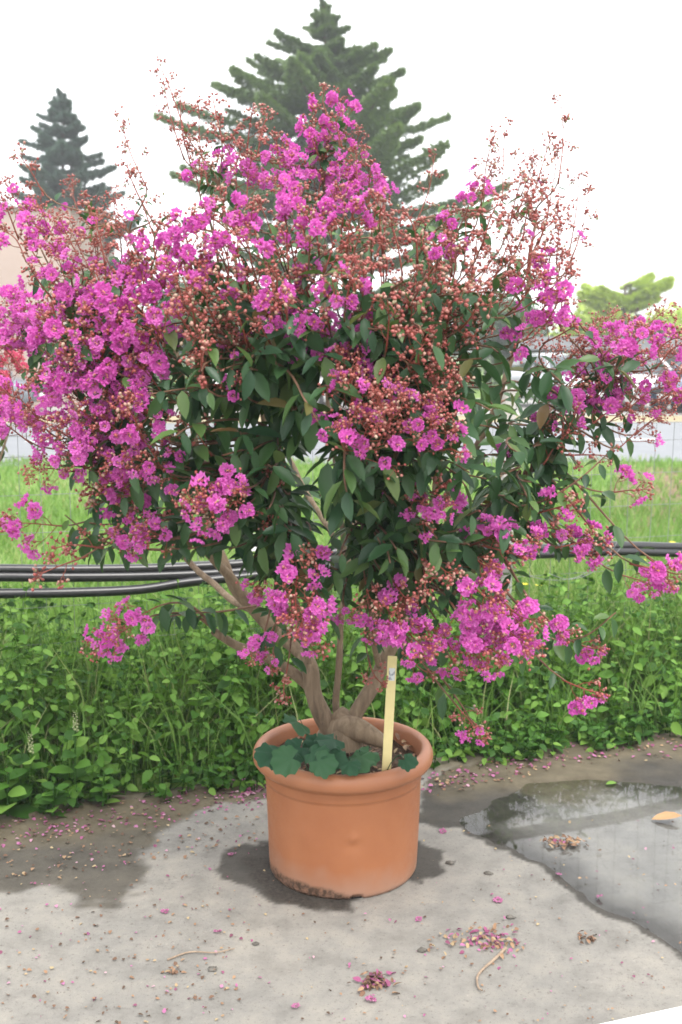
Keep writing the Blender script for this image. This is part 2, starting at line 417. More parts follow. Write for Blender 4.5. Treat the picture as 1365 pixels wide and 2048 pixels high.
# concrete slab: fine grid in view, coarse outside
xs = np.concatenate([np.linspace(-9, -1.6, 12)[:-1], np.arange(-1.6, 2.0, 0.012), np.linspace(2.0, 9, 12)])
ys = np.concatenate([np.linspace(-6, 2.15, 12)[:-1], np.arange(2.15, 4.75, 0.012), np.linspace(4.75, 7.0, 8)])
GX, GY = np.meshgrid(xs, ys)
def npnoise(X, Y, s, o=4):
    f = X.ravel(); g = Y.ravel(); out = np.zeros(len(f))
    for i in range(len(f)):
        if -1.7 < f[i] < 2.1 and g[i] > 2.05: out[i] = mnoise.fractal(Vector((f[i] * s, g[i] * s, 1.3)), 1.0, 2.0, o)
    return out.reshape(X.shape)
N1, N2 = npnoise(GX, GY, 3.0, 5), npnoise(GX, GY, 14.0, 4)
def sdf_poly(px, X, Y):
    P = np.array([(gp(a, b).x, gp(a, b).y) for a, b in px])
    d = np.full(X.shape, 1e9); ins = np.zeros(X.shape, bool)
    for i in range(len(P)):
        a, b = P[i], P[(i + 1) % len(P)]
        e = b - a
        wx, wy = X - a[0], Y - a[1]
        tt = np.clip((wx * e[0] + wy * e[1]) / (e @ e), 0, 1)
        d = np.minimum(d, (wx - tt * e[0]) ** 2 + (wy - tt * e[1]) ** 2)
        c1 = (a[1] <= Y) & (b[1] > Y); c2 = (a[1] > Y) & (b[1] <= Y)
        cr = e[0] * wy - e[1] * wx
        ins ^= (c1 & (cr > 0)) | (c2 & (cr < 0))
    d = np.sqrt(d)
    return np.where(ins, d, -d)
def mask(px, soft=0.02, na=0.03, nb=0.012):
    return np.clip((sdf_poly(px, GX, GY) + N1 * na + N2 * nb) / soft + 0.5, 0, 1)
WET_R = [(838, 1645), (885, 1655), (925, 1648), (950, 1680), (1040, 1712), (1110, 1748), (1180, 1812), (1262, 1850), (1322, 1892), (1372, 1940), (1500, 2010), (1900, 1900), (1700, 1470), (1365, 1475), (1150, 1490), (960, 1520), (838, 1560)]
WET_L = [(-300, 1660), (0, 1640), (150, 1615), (400, 1585), (530, 1565), (545, 1592), (420, 1606), (345, 1650), (290, 1700), (302, 1762), (235, 1806), (160, 1812), (80, 1782), (0, 1788), (-300, 1800)]
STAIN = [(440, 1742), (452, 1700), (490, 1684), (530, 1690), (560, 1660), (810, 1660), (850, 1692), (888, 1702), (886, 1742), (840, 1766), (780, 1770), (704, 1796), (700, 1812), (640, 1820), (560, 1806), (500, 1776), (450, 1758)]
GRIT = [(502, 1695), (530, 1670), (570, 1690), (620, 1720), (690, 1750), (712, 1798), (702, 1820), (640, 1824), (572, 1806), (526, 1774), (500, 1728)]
PUDDLE = [(985, 1600), (1060, 1572), (1180, 1560), (1290, 1566), (1420, 1580), (1600, 1640), (1650, 1850), (1480, 1930), (1372, 1915), (1325, 1872), (1262, 1830), (1190, 1795), (1120, 1735), (1040, 1700), (960, 1668), (930, 1640)]
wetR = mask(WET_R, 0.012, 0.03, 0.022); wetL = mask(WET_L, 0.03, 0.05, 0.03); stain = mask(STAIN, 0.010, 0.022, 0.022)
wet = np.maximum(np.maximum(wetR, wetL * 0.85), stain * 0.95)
edge_d = EDGE(GX) - GY                               # distance to the weedy edge
silt = np.clip((0.42 - edge_d + 0.25 * N1) / 0.22, 0, 1) * np.clip((GX + 1.6) * 2, 0, 1)
mud = np.clip(silt * 0.8 + wetL * 0.25, 0, 1) * np.maximum(wet, np.clip((0.12 - edge_d) / 0.1, 0, 1))
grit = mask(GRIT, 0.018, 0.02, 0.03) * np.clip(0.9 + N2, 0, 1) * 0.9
PUD = sdf_poly(PUDDLE, GX, GY)
sky_sheen = np.clip((PUD - 0.03 + 0.09 * N1) / 0.12, 0, 1)
fine = (GX > -1.6) & (GX < 2.0) & (GY > 2.15)
GZ = np.where(fine, N1 * 0.0025 + N2 * 0.0008, 0.0) - 0.010 * np.clip((PUD + 0.045 + 0.05 * N1 + 0.02 * N2) / 0.08, 0, 1)
GZ = np.where(edge_d + N1 * 0.10 + N2 * 0.03 < -0.06, -0.06, GZ)
nx, ny = len(xs), len(ys)
idx = np.arange(nx * ny).reshape(ny, nx)
Fq = np.stack([idx[:-1, :-1], idx[:-1, 1:], idx[1:, 1:], idx[1:, :-1]], -1).reshape(-1, 4)
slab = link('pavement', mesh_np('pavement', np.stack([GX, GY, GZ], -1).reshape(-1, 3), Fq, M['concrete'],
     {'wet': wet.ravel(), 'mud': mud.ravel(), 'grit': grit.ravel(), 'sky_sheen': sky_sheen.ravel()}))
tag(slab, kind='structure')
# puddle: level water standing where the slab is low
pu = np.array([(gp(a, b).x, gp(a, b).y) for a, b in PUDDLE])
cx_, cy_ = pu.mean(0)
pm = link('puddle', mesh_np('puddle', [(x, y, -0.0045) for x, y in (pu - [cx_, cy_]) * 1.10 + [cx_, cy_]], np.array([list(range(len(pu)))[::-1]]), M['water']))
tag(pm, kind='structure')

# ------------------------------------------------------------------ the pot
POT = Vector((0.006, 3.161, 0.0))
def lathe(profile, seg=96, c=POT):
    pr = np.array(profile, float); a = np.arange(seg) * 2 * math.pi / seg
    V = np.stack([pr[:, None, 0] * np.cos(a), pr[:, None, 0] * np.sin(a), np.repeat(pr[:, 1:2], seg, 1)], -1).reshape(-1, 3) + np.array(c)
    n = len(pr)
    F = [[i * seg + k, i * seg + (k + 1) % seg, (i + 1) * seg + (k + 1) % seg, (i + 1) * seg + k] for i in range(n - 1) for k in range(seg)]
    return V, np.array(F)
pot = thing('plant_pot', 'round terracotta coloured pot with a rolled rim standing on the concrete', 'plant pot', POT)
prof = [(0.0, 0.012), (0.20, 0.012), (0.214, 0.0), (0.220, 0.001), (0.2235, 0.008)]
prof += [(0.2245 + 0.008 * k / 44, 0.015 + 0.265 * k / 44) for k in range(45)]
prof += [(0.2330, 0.288), (0.2348, 0.2895), (0.2352, 0.2925), (0.2356, 0.300), (0.2364, 0.314), (0.2372, 0.3185), (0.2395, 0.320), (0.2405, 0.324), (0.243, 0.3265)]
V, F = lathe(prof, 160)
L_ = V - np.array(POT)
ang = np.arctan2(L_[:, 1], L_[:, 0])
def dent(a0, z0, amp, sa, sz):
    return amp * np.exp(-((ang - a0) / sa) ** 2 - ((L_[:, 2] - z0) / sz) ** 2)
dr = dent(-1.45, 0.185, 0.0045, 0.05, 0.014) + dent(-1.45, 0.165, -0.003, 0.12, 0.02) + dent(-2.05, 0.18, 0.002, 0.10, 0.03) + 0.0012 * np.sin(ang * 3 + L_[:, 2] * 9)
rr = np.hypot(L_[:, 0], L_[:, 1]); k = np.where(rr > 0.1, (rr + dr) / np.maximum(rr, 1e-6), 1)
L_[:, 0] *= k; L_[:, 1] *= k
# drainage notch at the foot
nt = (np.abs(ang + 1.40) < 0.07) & (L_[:, 2] < 0.012) & (rr > 0.21)
L_[nt, 2] += 0.007
nz = np.array([mnoise.fractal(Vector((math.cos(a) * 3, math.sin(a) * 3, z * 12)), 1, 2, 4) for a, z in zip(ang, L_[:, 2])])
front = np.clip((-1.50 - ang) / 0.35, 0, 1)         # dirt creeps up where the pot stands in the damp
nz = np.clip(nz, -0.6, 0.6)
side = np.where((ang < -1.45) | (ang > 2.2), 1.0, 0.12)
dirt = np.clip((0.010 + 0.034 * front - L_[:, 2] + nz * 0.012) / 0.010, 0, 1) * side
dust = np.clip((0.085 + 0.02 * front - L_[:, 2] + nz * 0.03) / 0.09, 0, 1)
me = mesh_np('body', L_ + np.array(POT), F, M['pot'], {'dirt': dirt, 'dust': dust})
pot_body = part('body', me, None, pot)
rimp = [(0.2405, 0.3262), (0.252, 0.3285), (0.262, 0.3335), (0.268, 0.342), (0.270, 0.353), (0.2685, 0.364), (0.264, 0.374), (0.257, 0.381), (0.250, 0.384), (0.243, 0.3835), (0.2375, 0.380), (0.2340, 0.374), (0.2320, 0.364), (0.2300, 0.34), (0.222, 0.28), (0.212, 0.02)]
V, F = lathe(rimp, 128)
V[:, 2] += 0.0012 * np.sin(np.arctan2(V[:, 1] - POT.y, V[:, 0] - POT.x) * 2 + 1)
part('rim', mesh_np('rim', V, F, M['pot'], {'dirt': np.zeros(len(V)), 'dust': np.full(len(V), 0.12)}), None, pot)
V, F = lathe([(0.001, 0.330)] + [(0.2285 * i / 16, 0.330) for i in range(1, 17)], 96)
for i in range(len(V)):
    r_ = math.hypot(V[i, 0] - POT.x, V[i, 1] - POT.y)
    V[i, 2] += 0.012 * fbm(V[i, 0], V[i, 1], 22) + 0.016 * math.exp(-(r_ / 0.09) ** 2)
part('soil', mesh_np('soil', V, F, M['soil']), None, pot)
nb = MB(); nb.box((POT.x + 0.2185 * math.cos(-1.40), POT.y + 0.2185 * math.sin(-1.40) + 0.003, 0.004), (0.034, 0.006, 0.007), rz=-1.40 + math.pi / 2, bevel=0.002)
part('drain_hole', nb, M['black'], pot)

# ------------------------------------------------------------------ base leaf and flower meshes
def leaf_mesh(width=0.48, fold=0.10, curl=0.10, wmax=0.45):
    V = [(0, 0, 0)]
    for t_ in (0.22, 0.5, 0.78):
        w = width / 2 * math.sin(math.pi * t_ ** (math.log(0.5) / math.log(wmax))) ** 0.8
        zc = -curl * t_ ** 2
        V += [(-w, t_, zc + fold * w * 2), (0, t_, zc), (w, t_, zc + fold * w * 2)]
    V.append((0, 1.0, -curl))
    F = [(0, 2, 1), (0, 3, 2)]
    for r_ in (1, 4):
        F += [(r_, r_ + 1, r_ + 4), (r_, r_ + 4, r_ + 3), (r_ + 1, r_ + 2, r_ + 5), (r_ + 1, r_ + 5, r_ + 4)]
    F += [(7, 8, 10), (8, 9, 10)]
    return np.array(V, float), np.array(F)
LEAF_V, LEAF_F = leaf_mesh(0.44, 0.22, 0.16, 0.46)
WLEAF_V, WLEAF_F = leaf_mesh(0.62, 0.14, 0.16, 0.40)
ICO = None
def ico():
    p = (1 + 5 ** 0.5) / 2
    V = np.array([(-1, p, 0), (1, p, 0), (-1, -p, 0), (1, -p, 0), (0, -1, p), (0, 1, p), (0, -1, -p), (0, 1, -p), (p, 0, -1), (p, 0, 1), (-p, 0, -1), (-p, 0, 1)], float)
    V /= np.linalg.norm(V[0])
    F = np.array([(0, 11, 5), (0, 5, 1), (0, 1, 7), (0, 7, 10), (0, 10, 11), (1, 5, 9), (5, 11, 4), (11, 10, 2), (10, 7, 6), (7, 1, 8), (3, 9, 4), (3, 4, 2), (3, 2, 6), (3, 6, 8), (3, 8, 9), (4, 9, 5), (2, 4, 11), (6, 2, 10), (8, 6, 7), (9, 8, 1)])
    return V, F
ICO_V, ICO_F = ico()

def flower_mesh(seed, full=1.0):
    """six clawed, crumpled petals round a tuft of yellow stamens; radius about 1"""
    r_ = random.Random(seed); mb = MB()
    for k in range(6):
        a = k * math.pi / 3 + r_.uniform(-0.2, 0.2); tilt = r_.uniform(-0.25, 0.55)
        ca, sa = math.cos(a), math.sin(a)
        def P(rad, side, z):
            zz = z + rad * math.tan(tilt) * 0.8
            return (ca * rad - sa * side, sa * rad + ca * side, zz)
        vs = [P(0.08, -0.05, 0), P(0.08, 0.05, 0), P(0.36, 0, 0.05)]
        F = [(0, 1, 2)]
        n = 9; cz = r_.uniform(-0.05, 0.22)
        vs.append(P(0.68, 0, cz))
        for j in range(n):
            b = math.pi + 2 * math.pi * j / n
            rr_ = 0.43 * r_.uniform(0.80, 1.20)
            z = (0.24 if j % 2 else -0.18) * r_.uniform(0.5, 1.4) + cz
            vs.append(P(0.68 + math.cos(b) * rr_ * 0.9, math.sin(b) * rr_ * 1.15, z))
        F += [(3, 4 + j, 4 + (j + 1) % n) for j in range(n)]
        mb.add(vs, F, [0.3] * 3 + [0.45] + [r_.uniform(0.45, 1.0) for _ in range(n)], 0)
    for j in range(3):
        mb.add(ICO_V * 0.06 + np.array([r_.uniform(-0.16, 0.16), r_.uniform(-0.16, 0.16), 0.16 + r_.uniform(0, 0.12)]), ICO_F, 0.5, 1)
    return mb
FLOWER_MB = [flower_mesh(s) for s in range(4)]
def flower_arrays(mb):
    return np.concatenate(mb.v), np.concatenate(mb.t), np.concatenate(mb.a), np.concatenate(mb.mt)
FLOWER = [flower_arrays(m) for m in FLOWER_MB]

def make_panicle(seed, W, L, nf, nb_, petal, sparse=False, fl_r=0.0182):
    """one flower head along +Z; returns stalk+bud mesh, joined blossom mesh and the blossoms' places"""
    r_ = random.Random(seed); st = MB(); fl = MB(); places = []
    nside = max(4, int((nf + nb_ / 5) * 0.55)); ends = []
    axis = [Vector((0, 0, -0.02)), Vector((r_.uniform(-.01, .01), r_.uniform(-.01, .01), L * 0.5)), Vector((r_.uniform(-.02, .02), r_.uniform(-.02, .02), L))]
    ap = catmull(axis, 4)
    v, f = tube(ap, np.linspace(0.0024, 0.0011, len(ap)), 4); st.add(v, f, 0.3, 1)
    def axp(t_):
        q = t_ * (len(ap) - 1); i = min(int(q), len(ap) - 2); return ap[i].lerp(ap[i + 1], q - i)
    for k in range(nside):
        t_ = (k + 0.5) / nside; a = k * 2.39996 + r_.uniform(-.4, .4)
        t_ = 0.08 + 0.9 * t_
        ln = W / 2 * (1.05 - 0.72 * t_ ** 1.4) * r_.uniform(0.7, 1.15)
        p0 = axp(t_); d = Vector((math.cos(a), math.sin(a), 0.55 + 0.5 * t_)).normalized()
        p1 = p0 + d * ln
        p1.z += r_.uniform(-0.01, 0.012)
        v, f = tube([p0, p0.lerp(p1, 0.5) + Vector((0, 0, -0.004)), p1], [0.0013, 0.001, 0.0008], 3, False); st.add(v, f, 0.3, 1)
        ends.append((p1, d, t_))
        for q in range(2 if not sparse else 1):
            e = p0.lerp(p1, r_.uniform(0.5, 0.85)); dd = (d + Vector((r_.uniform(-1, 1), r_.uniform(-1, 1), r_.uniform(-.5, .8))) * 0.8).normalized()
            p2 = e + dd * ln * r_.uniform(0.25, 0.5)
            v, f = tube([e, p2], [0.0009, 0.0007], 3, False); st.add(v, f, 0.3, 1)
            ends.append((p2, dd, t_))
    # open flowers prefer the lower and outer ends
    order = sorted(range(len(ends)), key=lambda i: ends[i][2] + r_.uniform(-0.35, 0.35))
    for i in order[:nf]:
        p, d, t_ = ends[i]
        nrm = (d + Vector((r_.uniform(-.6, .6), r_.uniform(-.6, .6), r_.uniform(-.6, .3)))).normalized()
        p = p + d * r_.uniform(0.002, 0.014)
        s = fl_r * r_.uniform(0.78, 1.15); k = r_.randrange(4)
        q = nrm.to_track_quat('Z', 'Y').to_matrix() @ Matrix.Rotation(r_.uniform(0, 6.28), 3, 'Z')
        V_, F_, A_, MI_ = FLOWER[k]
        sh = r_.uniform(-0.25, 0.25)
        Vn = (V_ * s) @ np.array(q).T + np.array(p)
        for mm in (0, 1):
            fl_f = F_[MI_ == mm]
            fl.add(Vn, fl_f, np.clip(A_ + sh, 0, 1), mm)
        places.append((p.copy(), q.copy(), s, k))
    rest = [e for e in ends]
    per = nb_ / max(1, len(rest))
    bP, bS, bA, bD = [], [], [], []
    for i, (p, d, t_) in enumerate(rest):
        n = int(per + r_.random())
        for j in range(n):
            o = Vector((r_.gauss(0, 1), r_.gauss(0, 1), r_.gauss(0, 0.8))) * (0.0095 if not sparse else 0.008)
            bP.append(p + o); bS.append(r_.uniform(0.0026, 0.0047)); bA.append(min(1, max(0, r_.betavariate(1.2, 1.6) + (0.12 if sparse else 0))))
            v, f = tube([p, p + o], [0.0006, 0.0005], 3, False); st.add(v, f, 0.3, 1)
    if bP:
        n = len(bP); D = rdir(n)
        Mx = frames(D, rdir(n)); Mx = Mx * np.array([0.88, 1.2, 0.88])[None, None, :]
        v, f = inst(ICO_V, ICO_F, Mx, np.array([tuple(p) for p in bP]), np.array(bS))
        st.add(v, f, np.repeat(bA, 12), 0)
    sm = st.mesh('flower_panicle', [M['bud'], M['stalk']])
    fm = fl.mesh('blossom', [petal, M['stamen']], smooth=False) if fl.n else None
    return dict(st=sm, fl=fm, pl=places, W=W, L=L)

def panicle_set(petal, base):
    S = {}
    cfg = {'P': [(0.085, 0.08, 5, 34), (0.125, 0.13, 12, 62), (0.175, 0.17, 26, 90)],
           'M': [(0.085, 0.08, 3, 50), (0.135, 0.14, 6, 95), (0.19, 0.18, 12, 150)],
           'B': [(0.085, 0.09, 0, 48), (0.14, 0.16, 1, 92), (0.19, 0.19, 3, 165)],
           'S': [(0.09, 0.16, 0, 38), (0.12, 0.22, 0, 56), (0.15, 0.26, 0, 80)]}
    for k, rows in cfg.items():
        S[k] = [[make_panicle(base + hash_ * 7 + i * 31 + j * 101, *row, petal, k == 'S') for j in range(3)] for i, row in enumerate(rows) for hash_ in [ord(k)]]
    return S
PAN = panicle_set(M['petal'], 100)
FLOWER_OBJ_MESH = [m.mesh('flower', [M['petal'], M['stamen']], smooth=False) for m in FLOWER_MB]
LEAF_ME = mesh_np('leaf', LEAF_V, LEAF_F, M['leaf'])

# ------------------------------------------------------------------ the crape myrtle
BASE = Vector((POT.x, POT.y, 0.325))
tree = thing('crape_myrtle_tree', 'flowering crape myrtle with magenta blossom growing in the terracotta pot', 'tree', BASE)
YC = POT.y
def tp(x, y, d): return at(x, y, YC + d)
nodes = []                                         # (point, direction, radius) of the woody limbs
def limb(name, pts, r0, r1, sides=10, k=7, wob=0.0):
    P = catmull([tp(*p) for p in pts], k)
    for i in range(1, len(P) - 1):
        P[i] = P[i] + Vector((mnoise.noise(P[i] * 9), mnoise.noise(P[i] * 9 + Vector((5, 3, 1))), 0)) * wob
    n = len(P)
    rad = np.array([r0 + (r1 - r0) * (i / (n - 1)) ** 0.8 for i in range(n)])
    rad *= np.array([1 + 0.10 * mnoise.noise(P[i] * 14) for i in range(n)])
    v, f = tube(P, rad, sides)
    vv = v.copy()
    for i in range(len(v)):                        # sinewy, fluted bark
        pass
    mb = MB().add(v, f)
    part(name, mb, M['bark'], tree)
    for i in range(n):
        nodes.append((P[i], (P[min(n - 1, i + 1)] - P[max(0, i - 1)]).normalized(), rad[i]))
    return P
# knuckle at the foot
V, F = ICO_V.copy(), ICO_F
mb = MB()
kp = catmull([tp(690, 1492, -0.01), tp(690, 1462, -0.01), tp(684, 1440, 0.0), tp(672, 1425, 0.01)], 5)
v, f = tube(kp, np.linspace(0.056, 0.028, len(kp)), 14); mb.add(v, f)
kp = catmull([tp(640, 1480, 0.02), tp(672, 1456, 0.0), tp(712, 1458, -0.03), tp(775, 1488, -0.05)], 5)
v, f = tube(kp, [0.018 + 0.022 * math.sin(math.pi * i / (len(kp) - 1)) for i in range(len(kp))], 12); mb.add(v, f)
part('root_flare', mb, M['bark'], tree)
limb('stem', [(668, 1475, 0.0), (645, 1425, 0.0), (625, 1380, 0.0), (616, 1330, 0.0), (590, 1292, 0.05), (548, 1262, 0.08), (515, 1225, 0.08), (490, 1190, 0.08)], 0.029, 0.020, 12, wob=0.006)
limb('stem', [(682, 1462, 0.06), (674, 1420, 0.06), (677, 1350, 0.07), (682, 1260, 0.08), (690, 1160, 0.10), (682, 1040, 0.12), (668, 900, 0.10), (650, 720, 0.08), (648, 520, 0.02), (646, 330, 0.0)], 0.013, 0.005, 10, wob=0.006)
limb('stem', [(698, 1475, 0.0), (712, 1432, 0.0), (742, 1375, 0.02), (768, 1325, 0.04), (795, 1265, 0.06), (822, 1180, 0.08), (842, 1090, 0.10), (858, 1040, 0.10)], 0.026, 0.016, 12, wob=0.006)
limb('limb', [(616, 1368, 0.02), (570, 1335, 0.0), (520, 1308, -0.04), (470, 1290, -0.08), (428, 1262, -0.12)], 0.019, 0.011, 9, wob=0.004)
limb('limb', [(500, 1200, 0.08), (468, 1160, 0.06), (425, 1118, 0.02), (380, 1060, -0.04), (320, 960, -0.15), (260, 860, -0.25), (200, 760, -0.3), (150, 640, -0.25)], 0.018, 0.005, 9, wob=0.01)
limb('limb', [(515, 1225, 0.08), (470, 1172, 0.10), (440, 1110, 0.12), (418, 1040, 0.14), (400, 920, 0.15), (370, 780, 0.1), (330, 620, 0.05), (260, 470, 0.0)], 0.020, 0.005, 9, wob=0.01)
limb('limb', [(560, 1272, 0.08), (555, 1190, 0.14), (560, 1080, 0.18), (540, 930, 0.15), (510, 760, 0.05), (480, 580, -0.05), (440, 380, -0.05)], 0.016, 0.004, 9, wob=0.01)
limb('limb', [(520, 1230, 0.08), (440, 1180, 0.3), (340, 1080, 0.45), (240, 940, 0.5), (140, 800, 0.5), (60, 620, 0.45)], 0.014, 0.004, 8, wob=0.01)
limb('limb', [(842, 1090, 0.10), (868, 1000, 0.10), (880, 900, 0.06), (870, 760, -0.02), (850, 600, -0.05), (830, 460, -0.02)], 0.017, 0.004, 9, wob=0.01)
limb('limb', [(850, 1060, 0.10), (900, 980, 0.05), (960, 880, 0.0), (1010, 760, -0.02), (1050, 600, 0.0), (1070, 430, 0.03)], 0.016, 0.004, 9, wob=0.01)
limb('limb', [(800, 1255, 0.06), (840, 1150, -0.05), (920, 1060, -0.15), (1020, 980, -0.22), (1120, 880, -0.25), (1220, 760, -0.2)], 0.014, 0.004, 8, wob=0.01)
limb('limb', [(810, 1220, 0.07), (880, 1110, 0.3), (980, 980, 0.45), (1080, 850, 0.5), (1180, 720, 0.5)], 0.013, 0.004, 8, wob=0.01)
limb('limb', [(760, 1340, 0.04), (745, 1240, -0.1), (735, 1120, -0.25), (725, 980, -0.38), (735, 860, -0.48), (740, 760, -0.45)], 0.011, 0.004, 8, wob=0.008)
limb('limb', [(618, 1340, 0.0), (600, 1240, -0.1), (570, 1130, -0.25), (540, 1000, -0.38), (560, 880, -0.45), (580, 720, -0.4), (600, 560, -0.25)], 0.011, 0.004, 8, wob=0.008)
limb('limb', [(690, 1160, 0.10), (720, 1000, 0.35), (740, 820, 0.5), (730, 620, 0.4), (720, 420, 0.2)], 0.010, 0.004, 8, wob=0.01)
limb('limb', [(682, 1100, 0.11), (600, 960, 0.4), (520, 800, 0.55), (460, 620, 0.5), (420, 440, 0.3)], 0.010, 0.004, 8, wob=0.01)
NP_ = np.array([tuple(n_[0]) for n_ in nodes])

# flower heads as seen: x, y, kind, width in photo pixels, depth (None: on the crown's front shell)
PLIST = []
def pl(kind, w, *pts, d=None):
    for p in pts: PLIST.append((p[0], p[1], kind, w, d))
# crown top and silhouette
pl('S', 90, (338, 185), (365, 250), (350, 235), (400, 285), (380, 335), (265, 300), (275, 360), (292, 405), (1118, 285), (1008, 320), (1078, 330), (1105, 350), (1160, 410), (1150, 460), (1140, 560), (985, 335), (855, 385), d=0.0)
pl('B', 75, (432, 228), (500, 262), (525, 255), (452, 300), (400, 330), (72, 345), (145, 392), (1045, 375), (1060, 345), (985, 350), (710, 300), d=0.0)
pl('P', 62, (655, 205), (680, 215), (628, 250), (680, 262), (625, 268), (684, 288), (650, 305), d=0.0)
pl('P', 95, (555, 312), (500, 345), (592, 350), (640, 350), (470, 335), (715, 335), (738, 362), (690, 385), d=-0.05)
pl('P', 55, (395, 348), (945, 402), (960, 372), (895, 442), (880, 490))
pl('P', 80, (380, 452), (420, 432), (455, 412), (470, 462), (512, 432), (560, 402), (602, 412), (616, 452), (682, 402), (702, 442), (740, 412), (570, 490), (500, 490), (385, 500), (345, 470), (402, 525), (345, 530), (310, 492), (275, 535), (440, 505))
pl('B', 90, (540, 455), (640, 452), (660, 492), (720, 482), (770, 452), (800, 492), (830, 462), (780, 522), (700, 522), (850, 522), (420, 562), (455, 530), (750, 440), (600, 530), (550, 540))
pl('P', 75, (20, 432), (30, 482), (80, 502), (60, 442), (125, 570), (82, 560))
pl('M', 95, (100, 455), (140, 470), (122, 522), (40, 405))
pl('B', 90, (180, 432), (200, 472), (232, 432), (160, 502), (222, 512), (252, 482), (190, 520))
pl('B', 90, (930, 472), (980, 442), (1020, 472), (1060, 422), (1070, 482), (1112, 472), (1000, 522), (1050, 532), (950, 522), (910, 542), (1090, 430), (1030, 410))
pl('M', 80, (1100, 522), (1060, 578), (1120, 560), (900, 500))
# shoulder
pl('P', 88, (200, 588), (180, 562), (150, 602), (250, 592), (290, 572), (332, 572), (352, 556), (388, 582), (122, 642), (202, 642), (242, 652), (290, 642), (312, 672), (262, 672), (182, 682), (202, 712), (282, 712), (332, 700), (242, 692), (156, 722), (110, 662))
pl('P', 90, (60, 642), (40, 672), (92, 692), (20, 622), (15, 702), (75, 620), d=0.45)
pl('P', 70, (490, 562), (540, 582), (632, 582), (672, 592), (590, 632), (640, 642), (690, 672), (732, 656), (600, 682), (640, 692), (672, 722), (715, 722), (655, 620), (620, 660))
pl('P', 40, (530, 662), (566, 676), (776, 742), (480, 765), (700, 640))
pl('M', 85, (610, 560), (570, 612), (700, 560))
pl('B', 95, (430, 602), (470, 642), (440, 682), (402, 722), (480, 692), (422, 742), (520, 602), (500, 722), (760, 582), (800, 602), (840, 572), (780, 642), (832, 642), (870, 602), (910, 582), (942, 622), (900, 662), (850, 692), (880, 722), (962, 562), (992, 562), (1000, 602), (950, 682), (380, 652), (720, 560), (820, 700), (370, 600))
pl('P', 72, (1100, 592), (1080, 652), (1050, 692), (1120, 662), (1240, 672), (1272, 692), (1332, 682), (1352, 702), (1110, 625))
pl('B', 85, (1150, 692), (1180, 682), (1220, 712), (1290, 722), (1130, 720), (1090, 720), (1320, 730), d=-0.2)
pl('M', 85, (1200, 662), (1300, 656), (1170, 732), (1250, 735), d=-0.2)
# middle
pl('M', 165, (700, 812), (775, 838), d=-0.82)
pl('B', 165, (855, 792), (740, 866), d=-0.80)
pl('B', 110, (870, 832), (780, 800), (820, 868), (890, 760), d=-0.78)
pl('P', 62, (680, 862), (912, 902), (870, 850), (905, 868), (700, 770), d=-0.84)
pl('P', 92, (110, 770), (142, 762), (186, 752), (262, 752), (300, 752), (60, 822), (20, 842), (92, 852), (142, 852), (182, 832), (222, 852), (132, 892), (202, 892), (252, 932), (282, 922), (30, 800))
pl('M', 90, (172, 922), (232, 802), (100, 942), (270, 830))
pl('P', 48, (320, 850), (275, 800), (340, 960), (340, 900))
pl('B', 80, (300, 832), (310, 900), (390, 870))
pl('P', 75, (1110, 792), (1150, 802), (1212, 822), (1340, 772), (1215, 790), d=-0.25)
pl('P', 45, (1096, 846), (1152, 842), (1000, 912), d=-0.3)
pl('B', 90, (1182, 772), (1252, 802), (1280, 850), (1230, 760), (1320, 830), d=-0.2)
pl('M', 85, (1215, 762), (1300, 792), d=-0.2)
pl('B', 70, (1120, 890), (1180, 900), d=-0.35)
# lower middle
pl('P', 110, (62, 1042), d=-0.2)
pl('P', 80, (240, 972), (272, 962), d=-0.5)
pl('M', 80, (202, 992), (1120, 1012), d=-0.4)
pl('P', 90, (268, 1072), (310, 1078), d=-0.5)
pl('B', 80, (300, 1030), (150, 1102), (112, 1132), d=-0.4)
pl('P', 115, (405, 1010), (440, 1000), d=-0.7)
pl('P', 62, (482, 980), (475, 1008), d=-0.7)
pl('M', 60, (762, 972), (822, 980), d=-0.55)
pl('P', 85, (885, 978), d=-0.68)
pl('P', 48, (880, 1022), (848, 1050), (828, 1005), d=-0.68)
pl('B', 55, (540, 1042), (560, 940), d=-0.6)
pl('P', 70, (514, 1172), d=-0.55)
pl('M', 75, (612, 1102), d=-0.6)
pl('P', 82, (985, 1080), (1010, 1100), (972, 1130), d=-0.55)
pl('P', 58, (1056, 1092), (960, 1060), d=-0.5)
pl('B', 80, (880, 1140), d=-0.6)
pl('P', 72, (1268, 972), (1100, 1062), (1150, 1080), (1192, 1092), (1165, 1105), d=-0.3)
pl('P', 78, (1290, 1165), (1310, 1150), (1342, 1142), d=-0.25)
# hanging heads low down
pl('P', 95, (225, 1268), (262, 1240), d=-0.35)
pl('P', 120, (590, 1195), (615, 1225), d=-0.62)
pl('P', 75, (640, 1275), (570, 1165), d=-0.62)
pl('P', 36, (695, 1232), (512, 1308), (545, 1322), (530, 1282), (905, 1332), d=-0.5)
pl('P', 105, (785, 1232), (825, 1278), d=-0.62)
pl('P', 60, (740, 1255), (865, 1262), d=-0.6)
pl('B', 75, (742, 1190), (800, 1190), (862, 1165), d=-0.6)
pl('P', 115, (968, 1180), (1000, 1230), (940, 1262), (1032, 1262), (975, 1290), d=-0.6)
pl('P', 72, (1045, 1235), (905, 1285), d=-0.58)
pl('P', 55, (852, 1342), d=-0.55)
pl('P', 66, (1122, 1250), (1176, 1302), d=-0.35)
pl('P', 76, (1170, 1384), d=-0.35)
pl('P', 55, (950, 1468), d=-0.45)
pl('B', 62, (930, 1435), (752, 1345), (562, 1372), d=-0.45)

